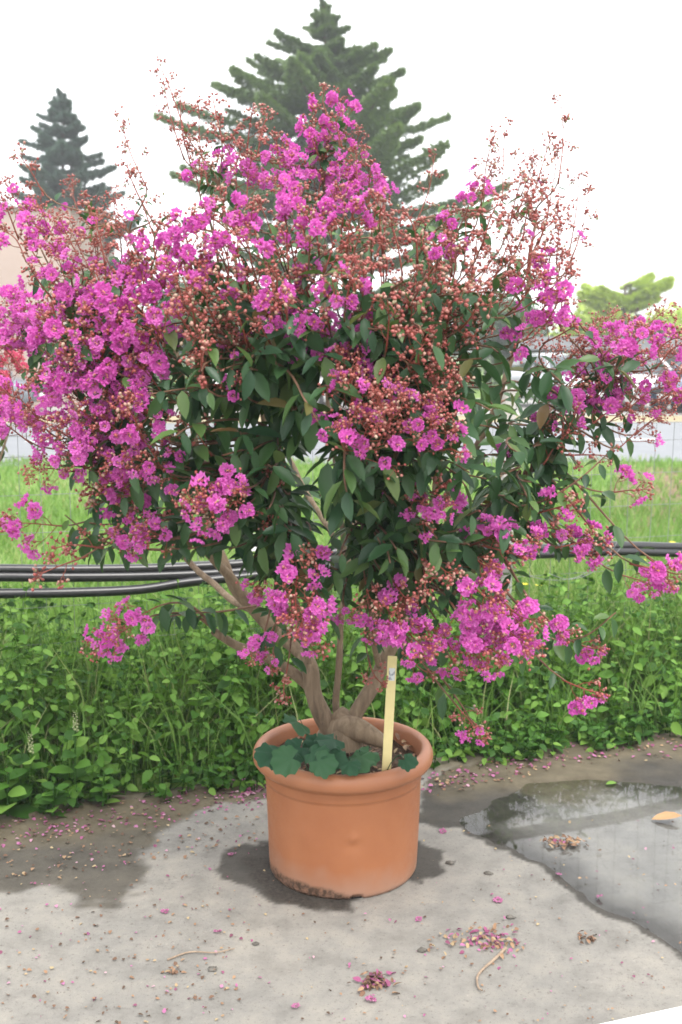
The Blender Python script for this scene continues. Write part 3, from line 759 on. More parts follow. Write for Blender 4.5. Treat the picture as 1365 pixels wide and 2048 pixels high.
def crown_d(x, y):
    r2 = ((x - 690) / 760) ** 2 + ((y - 720) / 600) ** 2
    return -0.88 * math.sqrt(max(0.0, 1 - r2))
twig = MB()
leafT, leafD, leafU, leafS, leafA = [], [], [], [], []
def bez(p0, p1, p2, p3, n):
    return [p0 * (1 - t_) ** 3 + p1 * 3 * t_ * (1 - t_) ** 2 + p2 * 3 * t_ * t_ * (1 - t_) + p3 * t_ ** 3 for t_ in [i / n for i in range(n + 1)]]
def attach(tip, prefer_below=True):
    d = np.linalg.norm(NP_ - np.array(tip), axis=1)
    dz = NP_[:, 2] - tip.z
    cost = d + np.where(dz > -0.05, 0.8 * (dz + 0.05), 0) * (1 if prefer_below else 0.3)
    ax = np.hypot(NP_[:, 0] - POT.x, NP_[:, 1] - POT.y)
    tax = math.hypot(tip.x - POT.x, tip.y - POT.y)
    cost = cost + np.clip(ax - tax, 0, None) * 1.2 + np.where(NP_[:, 2] < 0.75, 0.4, 0)
    return nodes[int(np.argmin(cost))]
def put_leaves(path, t0, t1, pairs, size, droop, lift=0.35):
    n = len(path) - 1
    for i in range(pairs):
        t_ = t0 + (t1 - t0) * (i + 0.5) / pairs
        q = t_ * n; k = min(int(q), n - 1)
        p = path[k].lerp(path[k + 1], q - k); tg = (path[k + 1] - path[k]).normalized()
        a = random.uniform(0, 6.28) if i == 0 else a + math.pi / 2 + random.uniform(-.5, .5)
        s1 = tg.orthogonal().normalized(); s2 = tg.cross(s1)
        for sg in (1, -1):
            if random.random() < 0.06: continue
            side = (s1 * math.cos(a) + s2 * math.sin(a)) * sg
            d = (side + tg * lift + Vector((0, 0, -droop * random.uniform(0.5, 1.4))) + Vector((random.gauss(0, .15), random.gauss(0, .15), random.gauss(0, .12)))).normalized()
            leafT.append(tuple(p + side * 0.004)); leafD.append(tuple(d))
            leafU.append((random.gauss(0, .35), -0.25 + random.gauss(0, .35), 1))
            leafS.append(size * random.uniform(0.7, 1.25) * (1 - 0.25 * abs(t_ - 0.5)))
            leafA.append(min(0.92, max(0.0, random.betavariate(1.8, 2.2))) if random.random() > 0.015 else 0.97)
def shoot(base, d, r0=0.0032, prefer=True, n=9, sag=0.0):
    nd = attach(base, prefer)
    L = (base - nd[0]).length
    p1 = nd[0] + (nd[1] * 0.5 + Vector((0, 0, 0.35))).normalized() * L * 0.3
    path = bez(nd[0], p1, base - d * L * 0.35, base, n)
    rr_ = min(nd[2] * 0.75, r0 + 0.004 * min(1, L / 0.5))
    v, f = tube(path, np.linspace(rr_, 0.0019, len(path)), 5, False)
    twig.add(v, f)
    return path, L

# 300 blossoms that show largest become objects of their own
prng = random.Random(5)
items = []
for (x, y, kind, w, d) in PLIST:
    x += prng.uniform(-6, 6); y += prng.uniform(-6, 6)
    dd = d if d is not None else crown_d(x, y) * prng.uniform(0.72, 1.0)
    if d is not None: dd += prng.uniform(-0.06, 0.06)
    p = tp(x, y, dd); wm = w * depth(p) / FPX
    items.append((x, y, kind, wm, p))
n_single = 0
order = sorted(range(len(items)), key=lambda i: (-(items[i][1] > 930), items[i][4].y))
single_ok = set()
cnt = 0
for i in order:
    if items[i][2] in 'PM' and cnt < 275:
        sz = 0 if items[i][3] < 0.105 else (1 if items[i][3] < 0.152 else 2)
        nfl = {'P': (5, 12, 26), 'M': (3, 6, 12)}[items[i][2]][sz]
        if cnt + nfl <= 300: single_ok.add(i); cnt += nfl
for i, (x, y, kind, wm, p) in enumerate(items):
    sz = 0 if wm < 0.105 else (1 if wm < 0.152 else 2)
    vrt = PAN[kind][sz][prng.randrange(3)]
    s = min(1.3, max(0.72, wm / vrt['W'])) * (0.9 if y < 560 else 1.0)
    out = Vector((p.x - POT.x, p.y - POT.y, 0))
    if out.length > 0: out = out / max(0.9, out.length)
    if y < 560: dirv = out * 0.35 + Vector((0, 0, 1))
    elif y < 900: dirv = out * 0.8 + Vector((0, 0, 0.75))
    elif y < 1120: dirv = out * 1.0 + Vector((0, 0, 0.15))
    else: dirv = out * 1.0 + Vector((0, 0, -0.35))
    dirv = (dirv + Vector((prng.uniform(-.25, .25), prng.uniform(-.25, .25), prng.uniform(-.15, .15)))).normalized()
    base = p - dirv * vrt['L'] * s * 0.5
    o = link('flower_panicle', vrt['st'], tree)
    q = dirv.to_track_quat('Z', 'Y') @ Matrix.Rotation(prng.uniform(0, 6.28), 3, 'Z').to_quaternion()
    o.rotation_mode = 'QUATERNION'; o.rotation_quaternion = q
    o.location = base - BASE; o.scale = (s, s, s)
    if vrt['fl'] is not None:
        if i in single_ok:
            for (fp, fq, fs, fk) in vrt['pl']:
                fo = link('flower', FLOWER_OBJ_MESH[fk], o)
                fo.rotation_mode = 'QUATERNION'; fo.rotation_quaternion = fq.to_quaternion()
                fo.location = fp; fo.scale = (fs, fs, fs)
        else:
            tag(link('blossom', vrt['fl'], o), kind='stuff')
    path, L = shoot(base, dirv, prefer=y < 1000)
    up = y < 560
    pr_ = 2 if up else 4
    if kind == 'S': pr_ = 6
    if x > 1080 and y < 900: pr_ = 2
    if prng.random() < (0.75 if up else 0.95):
        lo = max(0.25, 1 - 0.30 / max(L, 0.3))
        put_leaves(path, lo, 0.98, pr_, 0.028 if kind == 'S' else (0.05 if up else 0.065), 0.35 if up else 0.65)

# leafy shoots without flowers
def leaf_region(n, x0, x1, y0, y1, size, droop, dlo, dhi, pairs=(4, 6)):
    for _ in range(n):
        x, y = random.uniform(x0, x1), random.uniform(y0, y1)
        d = crown_d(x, y) * random.uniform(dlo, dhi)
        p = tp(x, y, d)
        out = Vector((p.x - POT.x, p.y - POT.y, 0)); out = out / max(0.5, out.length)
        dr_ = (out * 0.9 + Vector((random.uniform(-.5, .5), random.uniform(-.5, .5), random.uniform(-0.5, 0.6)))).normalized()
        path, L = shoot(p, dr_, 0.0025)
        put_leaves(path, max(0.1, 1 - 0.26 / max(L, 0.26)), 1.0, random.randint(*pairs), size, droop)
leaf_region(62, 380, 1000, 690, 960, 0.078, 0.75, 0.75, 0.98)
leaf_region(46, 430, 1010, 930, 1140, 0.078, 0.85, 0.55, 0.95)
leaf_region(40, 330, 1050, 560, 760, 0.062, 0.6, 0.6, 0.92)
leaf_region(44, 110, 420, 640, 980, 0.068, 0.7, 0.6, 1.0)
leaf_region(26, 940, 1120, 720, 1060, 0.070, 0.75, 0.3, 0.95)
leaf_region(18, 140, 360, 980, 1110, 0.064, 0.8, 0.4, 0.9)
leaf_region(24, 240, 1080, 420, 600, 0.050, 0.4, 0.2, 0.85)
leaf_region(20, 560, 1000, 1090, 1220, 0.072, 0.8, 0.4, 0.8)
leaf_region(16, 650, 1010, 1080, 1200, 0.072, 0.8, 0.85, 1.1)
leaf_region(34, 250, 1080, 620, 1060, 0.07, 0.6, -0.7, 0.25)
leaf_region(34, 370, 1010, 540, 750, 0.056, 0.6, 0.86, 1.03)
leaf_region(8, 60, 260, 480, 640, 0.05, 0.4, 0.3, 0.9)
# special shoots: the one with a row of hanging leaves and the ones that reach out
def special(pts, pairs, size, droop):
    path = catmull([tp(*p) for p in pts], 5)
    v, f = tube(path, np.linspace(0.004, 0.0016, len(path)), 5, False); twig.add(v, f)
    put_leaves(path, 0.2, 1.0, pairs, size, droop, 0.15)
special([(520, 1210, 0.02), (450, 1222, -0.12), (390, 1226, -0.2), (315, 1236, -0.3)], 8, 0.062, 1.6)
special([(940, 1010, -0.3), (1060, 1010, -0.36), (1150, 965, -0.38), (1235, 890, -0.38)], 8, 0.055, 1.2)
special([(1010, 1180, -0.3), (1100, 1275, -0.3), (1170, 1272, -0.32), (1232, 1225, -0.33)], 7, 0.055, 1.2)
special([(330, 1100, -0.2), (260, 1095, -0.3), (190, 1075, -0.33), (130, 1030, -0.35)], 7, 0.058, 1.2)
special([(690, 830, -0.5), (690, 900, -0.75), (690, 960, -0.8), (700, 1010, -0.78)], 6, 0.088, 1.3)
special([(430, 700, -0.5), (560, 730, -0.72), (610, 800, -0.8), (640, 850, -0.82)], 7, 0.07, 1.0)

tag(part('twigs', twig, M['twig'], tree), kind='stuff')
LT, LD, LU, LS, LA = map(np.array, (leafT, leafD, leafU, leafS, leafA))
LM = frames(LD, LU)
# the leaves that show largest, spread over the crown: one front leaf for each small cell of the view
cen = LT + LD * LS[:, None] * 0.5
dep = cen[:, 1] * math.cos(PITCH) - (cen[:, 2] - CAM_H) * math.sin(PITCH)
px = IW / 2 + FPX * cen[:, 0] / dep
py = IH / 2 - FPX * (cen[:, 1] * math.sin(PITCH) + (cen[:, 2] - CAM_H) * math.cos(PITCH)) / dep
view = cen - np.array([0, 0, CAM_H]); view /= np.linalg.norm(view, axis=1)[:, None]
area = np.abs((LM[:, :, 2] * view).sum(1)) * (LS / dep) ** 2
cell = {}
for i in range(len(LT)):
    if not (0 < px[i] < IW): continue
    c_ = (int(px[i] / 46), int(py[i] / 46))
    sc = -dep[i]
    if c_ not in cell or sc > cell[c_][0]: cell[c_] = (sc, i)
cand = sorted((i for _, i in cell.values()), key=lambda i: -area[i])[:298]
big = set(cand)
for i in cand:
    o = link('leaf', LEAF_ME, tree)
    o.matrix_basis = Matrix.Translation(Vector(LT[i]) - BASE) @ Matrix(LM[i].tolist()).to_4x4() @ Matrix.Scale(float(LS[i]), 4)
rest = np.array([i for i in range(len(LT)) if i not in big])
V, F = inst(LEAF_V, LEAF_F, LM[rest], LT[rest], LS[rest])
tag(part('foliage', MB().add(V, F, np.repeat(LA[rest], len(LEAF_V))), M['leaf'], tree), kind='stuff')

# ------------------------------------------------------------------ things in the pot
stake = thing('plant_stake', 'pale yellow label stake stuck in the pot soil beside the stems', 'plant label', at(774, 1530, 2.985))
a_, b_ = at(773, 1545, 2.985), at(785.5, 1312, 3.0)
ax = (b_ - a_); Ls = ax.length
me = MB().box((0, 0, Ls / 2), (0.0262, 0.0045, Ls), bevel=0.0012).mesh('blade', M['stake'], False)
blade = link('blade', me, stake); blade.rotation_mode = 'QUATERNION'
blade.rotation_quaternion = ax.to_track_quat('Z', 'Y') @ Matrix.Rotation(R(0), 3, 'Z').to_quaternion()
qq = ax.to_track_quat('Z', 'Y').to_matrix()
xa = qq @ Vector((1, 0, 0))
rotz = -math.atan2(xa.y, xa.x)
blade.rotation_quaternion = ax.to_track_quat('Z', 'Y') @ Matrix.Rotation(rotz, 3, 'Z').to_quaternion()
blade.location = a_ - Vector(stake.location)
st_me = MB().box((0.0008, -0.0028, Ls - 0.052), (0.0165, 0.0006, 0.036)).mesh('sticker', M['sticker'], False)
link('sticker', st_me, blade)

ivy = thing('ground_ivy_plant', 'small dark green creeper with scalloped leaves spilling over the pot rim', 'plant', at(640, 1500, 3.05))
def scallop(n=26, lobes=9):
    V = [(0, 0.12, 0.0)]
    for i in range(n):
        a = -math.pi / 2 + 0.35 + (2 * math.pi - 0.7) * i / (n - 1)
        r_ = 0.5 * (1 + 0.09 * math.cos(lobes * a)) * (0.86 + 0.14 * abs(math.sin(a)))
        V.append((math.cos(a) * r_ * 1.05, 0.32 + math.sin(a) * r_, 0.07 * math.cos(5 * a) - 0.20 * r_ * r_ * 1.2))
    F = [(0, i, i + 1) for i in range(1, n)]
    return np.array(V), np.array(F)
SV, SF = scallop()
IVY_ME = mesh_np('leaf', SV, SF, M['ivy'])
ivl = [(597, 1432, 3.10, 70), (640, 1470, 3.03, 66), (672, 1466, 3.01, 64), (606, 1482, 2.99, 60), (560, 1498, 2.925, 68), (592, 1506, 2.900, 66), (630, 1510, 2.905, 60), (655, 1498, 2.95, 56), (722, 1498, 2.965, 64), (742, 1492, 2.99, 54), (700, 1512, 2.93, 46), (806, 1508, 2.955, 42), (618, 1496, 2.94, 54)]
ivs = MB()
for (x, y, Y_, w) in ivl:
    p = at(x, y + 9, Y_ - 0.008); s = 0.98 * w * depth(p) / FPX
    d = Vector((random.uniform(-1.1, 1.1), -0.55, random.uniform(-.7, 0.1))); u = Vector((random.uniform(-.5, .5), random.uniform(-1.3, -.4), random.uniform(.4, 1.1)))
    Mx = frames(np.array([tuple(d)]), np.array([tuple(u)]))[0]
    o = link('leaf', IVY_ME, ivy)
    o.matrix_basis = Matrix.Translation(p - Vector(ivy.location)) @ Matrix(Mx.tolist()).to_4x4() @ Matrix.Scale(s, 4)
    foot = Vector((POT.x + (p.x - POT.x) * 0.7, max(p.y + 0.03, POT.y - 0.20), 0.335))
    v, f = tube(bez(foot, foot + Vector((0, 0, 0.05)), p + Vector((0, 0.02, 0.03)), p, 5), 0.0013, 4, False); ivs.add(v, f, 0.3)
part('stems', ivs, M['ivy'], ivy)
# litter on the soil: small dry leaves and sprouts
lit = MB()
n = 260
a = rng.uniform(0, 6.28, n); r_ = 0.215 * np.sqrt(rng.uniform(0.02, 1, n))
T = np.stack([POT.x + r_ * np.cos(a), POT.y + r_ * np.sin(a), 0.338 + rng.uniform(0, 0.012, n)], 1)
D = rdir(n); D[:, 2] *= 0.3
V, F = inst(LEAF_V, LEAF_F, frames(D, rdir(n) * 0.4 + np.array([0, 0, 1])), T, rng.uniform(0.012, 0.035, n))
lit.add(V, F, np.repeat(rng.uniform(0, 1, n), len(LEAF_V)))
tag(part('soil_litter', lit, M['brownbit'], pot), kind='stuff')

# ------------------------------------------------------------------ weeds, grass
FENCE = lambda x: 4.62 + 0.30 * x
def weed_plants(n, yoff, hfun, lsize, dens_x=(-2.0, 2.4)):
    Tl, Dl, Ul, Sl, Al = [], [], [], [], []
    st = MB()
    for _ in range(n):
        x = random.uniform(*dens_x); y = EDGE(x) + random.uniform(*yoff) + 0.07 * fbm(x, 0, 5)
        if abs(proj((x, y, 0.2))[0] - 680) > 860: continue
        h = hfun(x, y) * random.uniform(0.65, 1.2)
        b = Vector((x, y, -0.02)); lean = Vector((random.gauss(0, .16), random.gauss(-0.06, .16), 1))
        tip = b + lean * h
        P = bez(b, b + Vector((0, 0, h * 0.4)), tip - lean * h * 0.3, tip, 4)
        v, f = tube(P, [0.003, 0.0028, 0.0025, 0.002, 0.0012], 3, False); st.add(v, f, 0.35)
        npair = max(3, int(h / 0.055)); tone = random.uniform(-0.12, 0.14)
        ls = lsize * random.uniform(0.75, 1.3)
        a = random.uniform(0, 6.28)
        for i in range(npair):
            t_ = 0.12 + 0.88 * (i + 0.6) / npair
            q = min(t_, 0.999) * 4; k = int(q); p = P[k].lerp(P[k + 1], q - k)
            a += 1.57 + random.uniform(-.3, .3)
            for sg in (0, math.pi):
                up_ = 0.15 + 0.75 * max(0, t_ - 0.72) / 0.28
                dv = Vector((math.cos(a + sg), math.sin(a + sg), up_ - random.uniform(-0.35, 0.95)))
                Tl.append(tuple(p)); Dl.append(tuple(dv)); Ul.append((random.gauss(0, .55), random.gauss(-.1, .55), 1))
                Sl.append(ls * (1.05 - 0.55 * max(0, t_ - 0.6) / 0.4) * random.uniform(0.8, 1.2))
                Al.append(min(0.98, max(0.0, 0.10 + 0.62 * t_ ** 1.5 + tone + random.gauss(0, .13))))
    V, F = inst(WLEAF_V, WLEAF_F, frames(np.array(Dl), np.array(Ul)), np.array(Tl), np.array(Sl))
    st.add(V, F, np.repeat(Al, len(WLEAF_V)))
    return st
def h_back(x, y):
    o = y - EDGE(x)
    return (0.16 + 0.42 * min(1, max(0, o) / 0.45)) * (1.0 if x < 0.3 else 0.82) * (1 + 0.25 * fbm(x, y, 2.5))
def h_front(x, y): return (0.14 if x < 0.2 else 0.11) * (1 + 0.4 * fbm(x, y, 3))
wb = weed_plants(1050, (0.05, 0.95), h_back, 0.050)
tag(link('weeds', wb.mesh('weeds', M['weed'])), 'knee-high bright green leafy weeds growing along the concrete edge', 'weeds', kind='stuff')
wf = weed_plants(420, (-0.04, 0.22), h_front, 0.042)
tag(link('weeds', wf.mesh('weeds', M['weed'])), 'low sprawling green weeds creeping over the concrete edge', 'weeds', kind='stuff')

def blades(n, xr, yr, h, w, lean=0.35, edge=None):
    x = rng.uniform(*xr, n); y = rng.uniform(*yr, n)
    if edge is not None: y = edge(x) + rng.uniform(*yr, n)
    hh = h * rng.uniform(0.5, 1.4, n)
    a = rng.uniform(0, 6.28, n); ln = lean * hh * rng.uniform(0.2, 1.6, n)
    dx, dy = np.cos(a) * ln, np.sin(a) * ln
    b = rng.uniform(0, 6.28, n); wx, wy = np.cos(b) * w / 2, np.sin(b) * w / 2
    z0 = np.full(n, -0.04)
    P = lambda ox, oy, oz, k: np.stack([x + ox + k * wx, y + oy + k * wy, z0 + oz], 1)
    V = np.stack([P(0, 0, 0, -1), P(0, 0, 0, 1), P(dx * .35, dy * .35, hh * .6, .8), P(dx * .35, dy * .35, hh * .6, -.8), P(dx, dy, hh, 0)], 1)
    i0 = (np.arange(n) * 5)[:, None]
    return V.reshape(-1, 3), np.concatenate([i0 + [0, 1, 2], i0 + [0, 2, 3], i0 + [3, 2, 4]]), n
g = MB()
for (n, xr, yr, h, w, ln, ed) in ((1500, (-2.0, 2.4), (0.08, 0.6), 0.30, 0.006, 0.5, EDGE), (9000, (-2.4, 3.0), (0.35, 1.6), 0.44, 0.007, 0.4, EDGE), (16000, (-3.2, 4.0), (1.3, 3.6), 0.30, 0.008, 0.5, EDGE), (18000, (-4.5, 5.5), (6.4, 11), 0.17, 0.012, 0.6, None), (18000, (-6.5, 7.5), (10, 15.8), 0.10, 0.018, 0.6, None)):
    V, F, m_ = blades(n, xr, yr, h, w, ln, ed)
    keep = np.repeat(~((V[::5, 0] > 99)), 5)
    patch = np.array([fbm(px_, py_, 0.7, 3) for px_, py_ in V[::5, :2]])
    g.add(V, F, np.repeat(np.clip(0.45 + 0.35 * patch + rng.normal(0, .16, m_), 0, 0.99), 5))
tag(link('grass', g.mesh('grass', M['grass'])), 'tall light green grass beyond the wire fence', 'grass', kind='stuff')
# a few yellow meadow flowers
fy = mat_plain('yellow_flower', (0.75, 0.62, 0.03), 0.6)
for (x, y) in ((1078, 1172), (1050, 1170), (1286, 1122), (1345, 1086), (1340, 1090), (560, 1255), (240, 1210)):
    Y_ = FENCE((x - 682) / 450) + random.uniform(0.1, 0.9); p = at(x, y, Y_)
    fo = thing('meadow_flower', 'small yellow wild flower on a thin stalk in the grass', 'wild flower', (p.x, p.y, -0.035), 'yellow flowers in the grass')
    mb = MB(); v, f = tube([Vector((p.x, p.y, -0.035)), p], 0.002, 4, False); mb.add(v, f, 0.4)
    part('stalk', mb, M['grass'], fo)
    mb = MB()
    for k in range(7):
        a = k * 0.9; c_, s_ = math.cos(a) * 0.017, math.sin(a) * 0.017
        mb.add([(p.x, p.y, p.z), (p.x + c_ - s_ * .35, p.y + s_ + c_ * .35, p.z + .006), (p.x + c_ + s_ * .35, p.y + s_ - c_ * .35, p.z + .006)], [(0, 1, 2)])
    part('flower_head', mb, fy, fo, False)

# broad-leaved weeds one can tell apart
BL_V, BL_F = leaf_mesh(0.80, 0.10, 0.22, 0.5)
BL_ME = mesh_np('leaf', BL_V, BL_F, M['weed'])
spike = mat_plain('pale_spike', (0.24, 0.27, 0.13), 0.8, nscale=80, namp=0.3)
def broad(x, y, n, size, h, sp, label):
    b = gp(x, y); o = thing('broadleaf_weed', label, 'weed', (b.x, b.y, -0.03), 'broad-leaved weeds at the concrete edge')
    mb = MB(); v, f = tube([Vector((b.x, b.y, -0.03)), Vector((b.x + .01, b.y, h))], [0.005, 0.003], 5, False); mb.add(v, f, 0.4)
    part('stem', mb, M['weed'], o)
    for i in range(n):
        a = i * 2.4 + random.uniform(-.3, .3); t_ = (i + 0.5) / n
        p = Vector((0.01 * t_, 0, t_ * h + 0.03))
        d = np.array([[math.cos(a), math.sin(a), 0.5 - 0.6 * random.random() + 0.4 * t_]])
        Mx = frames(d, np.array([[random.gauss(0, .2), random.gauss(-.2, .2), 1]]))[0]
        lo = link('leaf', BL_ME, o)
        lo.matrix_basis = Matrix.Translation(p) @ Matrix(Mx.tolist()).to_4x4() @ Matrix.Scale(size * (1.15 - 0.5 * t_) * random.uniform(.85, 1.15), 4)
    if sp:
        mb = MB(); s_ = MB()
        for k in range(26):
            z = h + 0.002 + 0.075 * k / 26
            mb.add(ICO_V * 0.0042 * (1.25 - k / 30) + np.array([b.x + .012 + .007 * math.cos(k * 2.4), b.y + .007 * math.sin(k * 2.4), z]), ICO_F)
        part('flower_spike', mb, spike, o)
broad(60, 1612, 12, 0.085, 0.19, True, 'shorter of the two spiked broad-leaved weeds at the concrete edge')
broad(150, 1600, 11, 0.085, 0.25, True, 'taller of the two spiked broad-leaved weeds at the concrete edge')
for (x, y, n, s, h, lb_) in ((15, 1632, 10, 0.095, 0.15, 'large-leaved low weed without a spike spilling over the damp concrete edge'), (105, 1632, 10, 0.07, 0.10, 'lowest broad-leaved weed, between the two spiked weeds'), (-30, 1620, 10, 0.10, 0.24, 'tallest broad-leaved weed without a flower spike'), (205, 1612, 9, 0.06, 0.12, 'small-leaved low weed beside the taller spiked weed')):
    broad(x, y, n, s, h, False, lb_)

# ------------------------------------------------------------------ wire fence, pipes
fence = thing('wire_fence', 'thin galvanised wire mesh fence with pale concrete posts behind the weeds', 'fence', (0, FENCE(0), -0.03))
fa = math.atan(0.30); fx0, fx1 = -2.6, 3.6
vw = MB(); v, f = tube([Vector((0, 0, 0)), Vector((0, 0, 1.25))], 0.0013, 4, False)
vert_me = MB().add(v, f).mesh('vertical_wire', M['wire'])
x = fx0
while x < fx1:
    o = link('vertical_wire', vert_me, fence); o.location = (x, FENCE(x) - FENCE(0), 0.0); o.rotation_euler = (random.gauss(0, .01), random.gauss(0, .012), 0)
    x += 0.1 * math.cos(fa)
v, f = tube([Vector((fx0, FENCE(fx0) - FENCE(0), 0)), Vector((fx1, FENCE(fx1) - FENCE(0), 0))], 0.0013, 4, False)
hor_me = MB().add(v, f).mesh('horizontal_wire', M['wire'])
for z in (0.12, 0.27, 0.42, 0.57, 0.72, 0.87, 1.02, 1.17, 1.25):
    o = link('horizontal_wire', hor_me, fence); o.location = (0, -0.002, z)
for px_ in (1016, -420):
    X = (px_ - 682) / 440
    X = at(px_, 900, FENCE(X)).x
    mb = MB().box((X, FENCE(X) + 0.045, 0.68), (0.062, 0.062, 1.42), rz=fa, bevel=0.008)
    part('post', mb, M['post'], fence, False)
def fpt(x, y, off): 
    X = 0.0
    for _ in range(6): X = at(x, y, FENCE(X) + off).x
    return at(x, y, FENCE(X) + off)
def pipe(label, pts, r_, off):
    P = catmull([fpt(a, b, off) for a, b in pts], 6)
    v, f = tube(P, r_, 12); c0 = P[len(P) // 2]
    o = tag(part('irrigation_pipe', MB().add(v, f), M['pipe'], None), label, 'pipe')
    return o
UP = [(-120, 1138), (0, 1138), (150, 1139), (330, 1136), (500, 1126), (650, 1106), (800, 1096), (900, 1094), (1000, 1097), (1100, 1096), (1230, 1091), (1365, 1094), (1500, 1096)]
pipe('black plastic pipe tied on top of the pair along the fence', UP, 0.0195, -0.030)
pipe('black plastic pipe under its twin in the pair along the fence', [(a, b + (15 if a < 700 else 12)) for a, b in UP], 0.020, -0.042)
pipe('lower single black pipe that rises to join the pair on the fence', [(-120, 1186), (0, 1187), (150, 1185), (280, 1179), (380, 1164), (500, 1152), (650, 1134), (760, 1122)], 0.0195, -0.070)
tw = [fpt(*p, -0.075) for p in ((1235, 1084), (1222, 1104), (1195, 1128), (1160, 1152), (1120, 1160), (1075, 1156), (1030, 1138), (1012, 1112))]
mb = MB(); P = catmull(tw, 6); v, f = tube(P, 0.0016, 5, False); mb.add(v, f)
P = catmull([p + Vector((0.03, -0.01, 0.006)) for p in tw[:5]] + [tw[4] + Vector((-0.05, 0, 0.03))], 6); v, f = tube(P, 0.0014, 5, False); mb.add(v, f)
tag(part('tie_wire', mb, M['wire'], None), 'loose loop of thin wire holding the pipes to the fence', 'wire')
mb = MB().box(fpt(512, 1085, -0.02), (0.045, 0.008, 0.075), rz=0.2, bevel=0.003)
tag(part('fence_tag', mb, M['paint_white'], None, False), 'small white plastic plate hanging on the wire fence', 'tag')

# ------------------------------------------------------------------ the second, salmon crape myrtle at the side
PANS = [make_panicle(900 + j, 0.16, 0.18, 22, 60, M['petal_salmon']) for j in range(3)]
sb = Vector((-1.62, 4.05, -0.03))
shrub = thing('crape_myrtle_shrub', 'salmon pink crape myrtle standing beside the wire fence', 'shrub', sb)
mb = MB(); lT, lD, lU, lS = [], [], [], []
sr = random.Random(3)
for k in range(16):
    tip = at(sr.uniform(-230, 40), sr.uniform(690, 840), 4.0 + sr.uniform(-.15, .25)) if k < 10 else at(sr.uniform(-330, 0), sr.uniform(600, 950), 4.05 + sr.uniform(-.2, .2))
    if tip.x > -1.14: tip.x = -1.14 - sr.random() * 0.05
    path = bez(sb + Vector((sr.uniform(-.04, .04), sr.uniform(-.04, .04), 0)), sb + Vector((0, 0, 0.6)), tip - Vector((0, 0, .25)), tip, 8)
    v, f = tube(path, np.linspace(0.012, 0.003, len(path)), 6, False); mb.add(v, f)
    o = link('flower_panicle', PANS[k % 3]['st'], shrub); o.location = tip - sb; o.rotation_euler = (sr.uniform(-.5, .5), sr.uniform(-.5, .5), sr.uniform(0, 6))
    tag(link('blossom', PANS[k % 3]['fl'], o), kind='stuff')
    for i in range(12):
        q = 0.4 + 0.58 * i / 12; kk = int(q * 8); p = path[kk].lerp(path[min(8, kk + 1)], q * 8 - kk)
        lT.append(tuple(p)); lD.append((sr.gauss(0, 1), sr.gauss(0, 1), sr.gauss(-.3, .3))); lU.append((0, 0, 1)); lS.append(sr.uniform(.05, .08))
part('stems', mb, M['bark'], shrub)
V, F = inst(LEAF_V, LEAF_F, frames(np.array(lD), np.array(lU)), np.array(lT), np.array(lS))
tag(part('foliage', MB().add(V, F, np.repeat(rng.uniform(0, .9, len(lT)), len(LEAF_V))), M['leaf'], shrub), kind='stuff')

# ------------------------------------------------------------------ conifers and other plants far behind
def tuft_mesh(n=7, seed=1, flat=0.5):
    r_ = random.Random(seed); V, F = [], []
    for k in range(n):
        a = k * 2.4; d = Vector((math.cos(a) * 0.8, 0.55 + 0.4 * r_.random(), math.sin(a) * flat)).normalized() * r_.uniform(.7, 1.1)
        w = d.orthogonal().normalized() * 0.16
        i = len(V); V += [tuple(-w), tuple(w), tuple(d * 0.6 + w), tuple(d)]
        F += [(i, i + 1, i + 2), (i, i + 2, i + 3)]
    return np.array(V), np.array(F)
TU_V, TU_F = tuft_mesh()
def bough(mb_f, mb_w, p0, d, L, width, tuft, dens, droop=0.0, upturn=0.1):
    """a flat spray of needles on a limb"""
    side = Vector((0, 0, 1)).cross(d).normalized()
    pts = [p0 + d * L * t_ + Vector((0, 0, -droop * L * math.sin(math.pi * t_ * 0.8) + upturn * L * t_ * t_)) for t_ in (0, .25, .5, .75, 1)]
    v, f = tube(pts, np.linspace(0.02 + L * 0.012, 0.008, 5), 5, False); mb_w.add(v, f)
    n = int(dens * L)
    t_ = rng.uniform(0.12, 1.0, n) ** 0.8
    wl = width * np.minimum(1, 4 * t_) * (1.02 - t_) ** 0.75 * 1.25
    s_ = rng.uniform(-1, 1, n) * wl
    q = np.array([tuple(p) for p in pts])
    P = np.stack([np.interp(t_, [0, .25, .5, .75, 1], q[:, k]) for k in range(3)], 1) + s_[:, None] * np.array(side)
    P[:, 2] += rng.normal(0, 0.02 * L ** 0.5, n) - 0.16 * np.abs(s_)
    D = np.array(d)[None] * 0.8 + np.sign(s_)[:, None] * np.array(side)[None] * 0.6 + rng.normal(0, .35, (n, 3)) + np.array([0, 0, 0.12])
    V, F = inst(TU_V, TU_F, frames(D, rng.normal(0, .3, (n, 3)) + np.array([0, 0, 1])), P, tuft * rng.uniform(.7, 1.3, n))
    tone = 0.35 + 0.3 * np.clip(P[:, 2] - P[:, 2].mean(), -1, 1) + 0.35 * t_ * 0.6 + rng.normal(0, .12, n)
    mb_f.add(V, F, np.repeat(np.clip(tone, 0, 1), len(TU_V)))

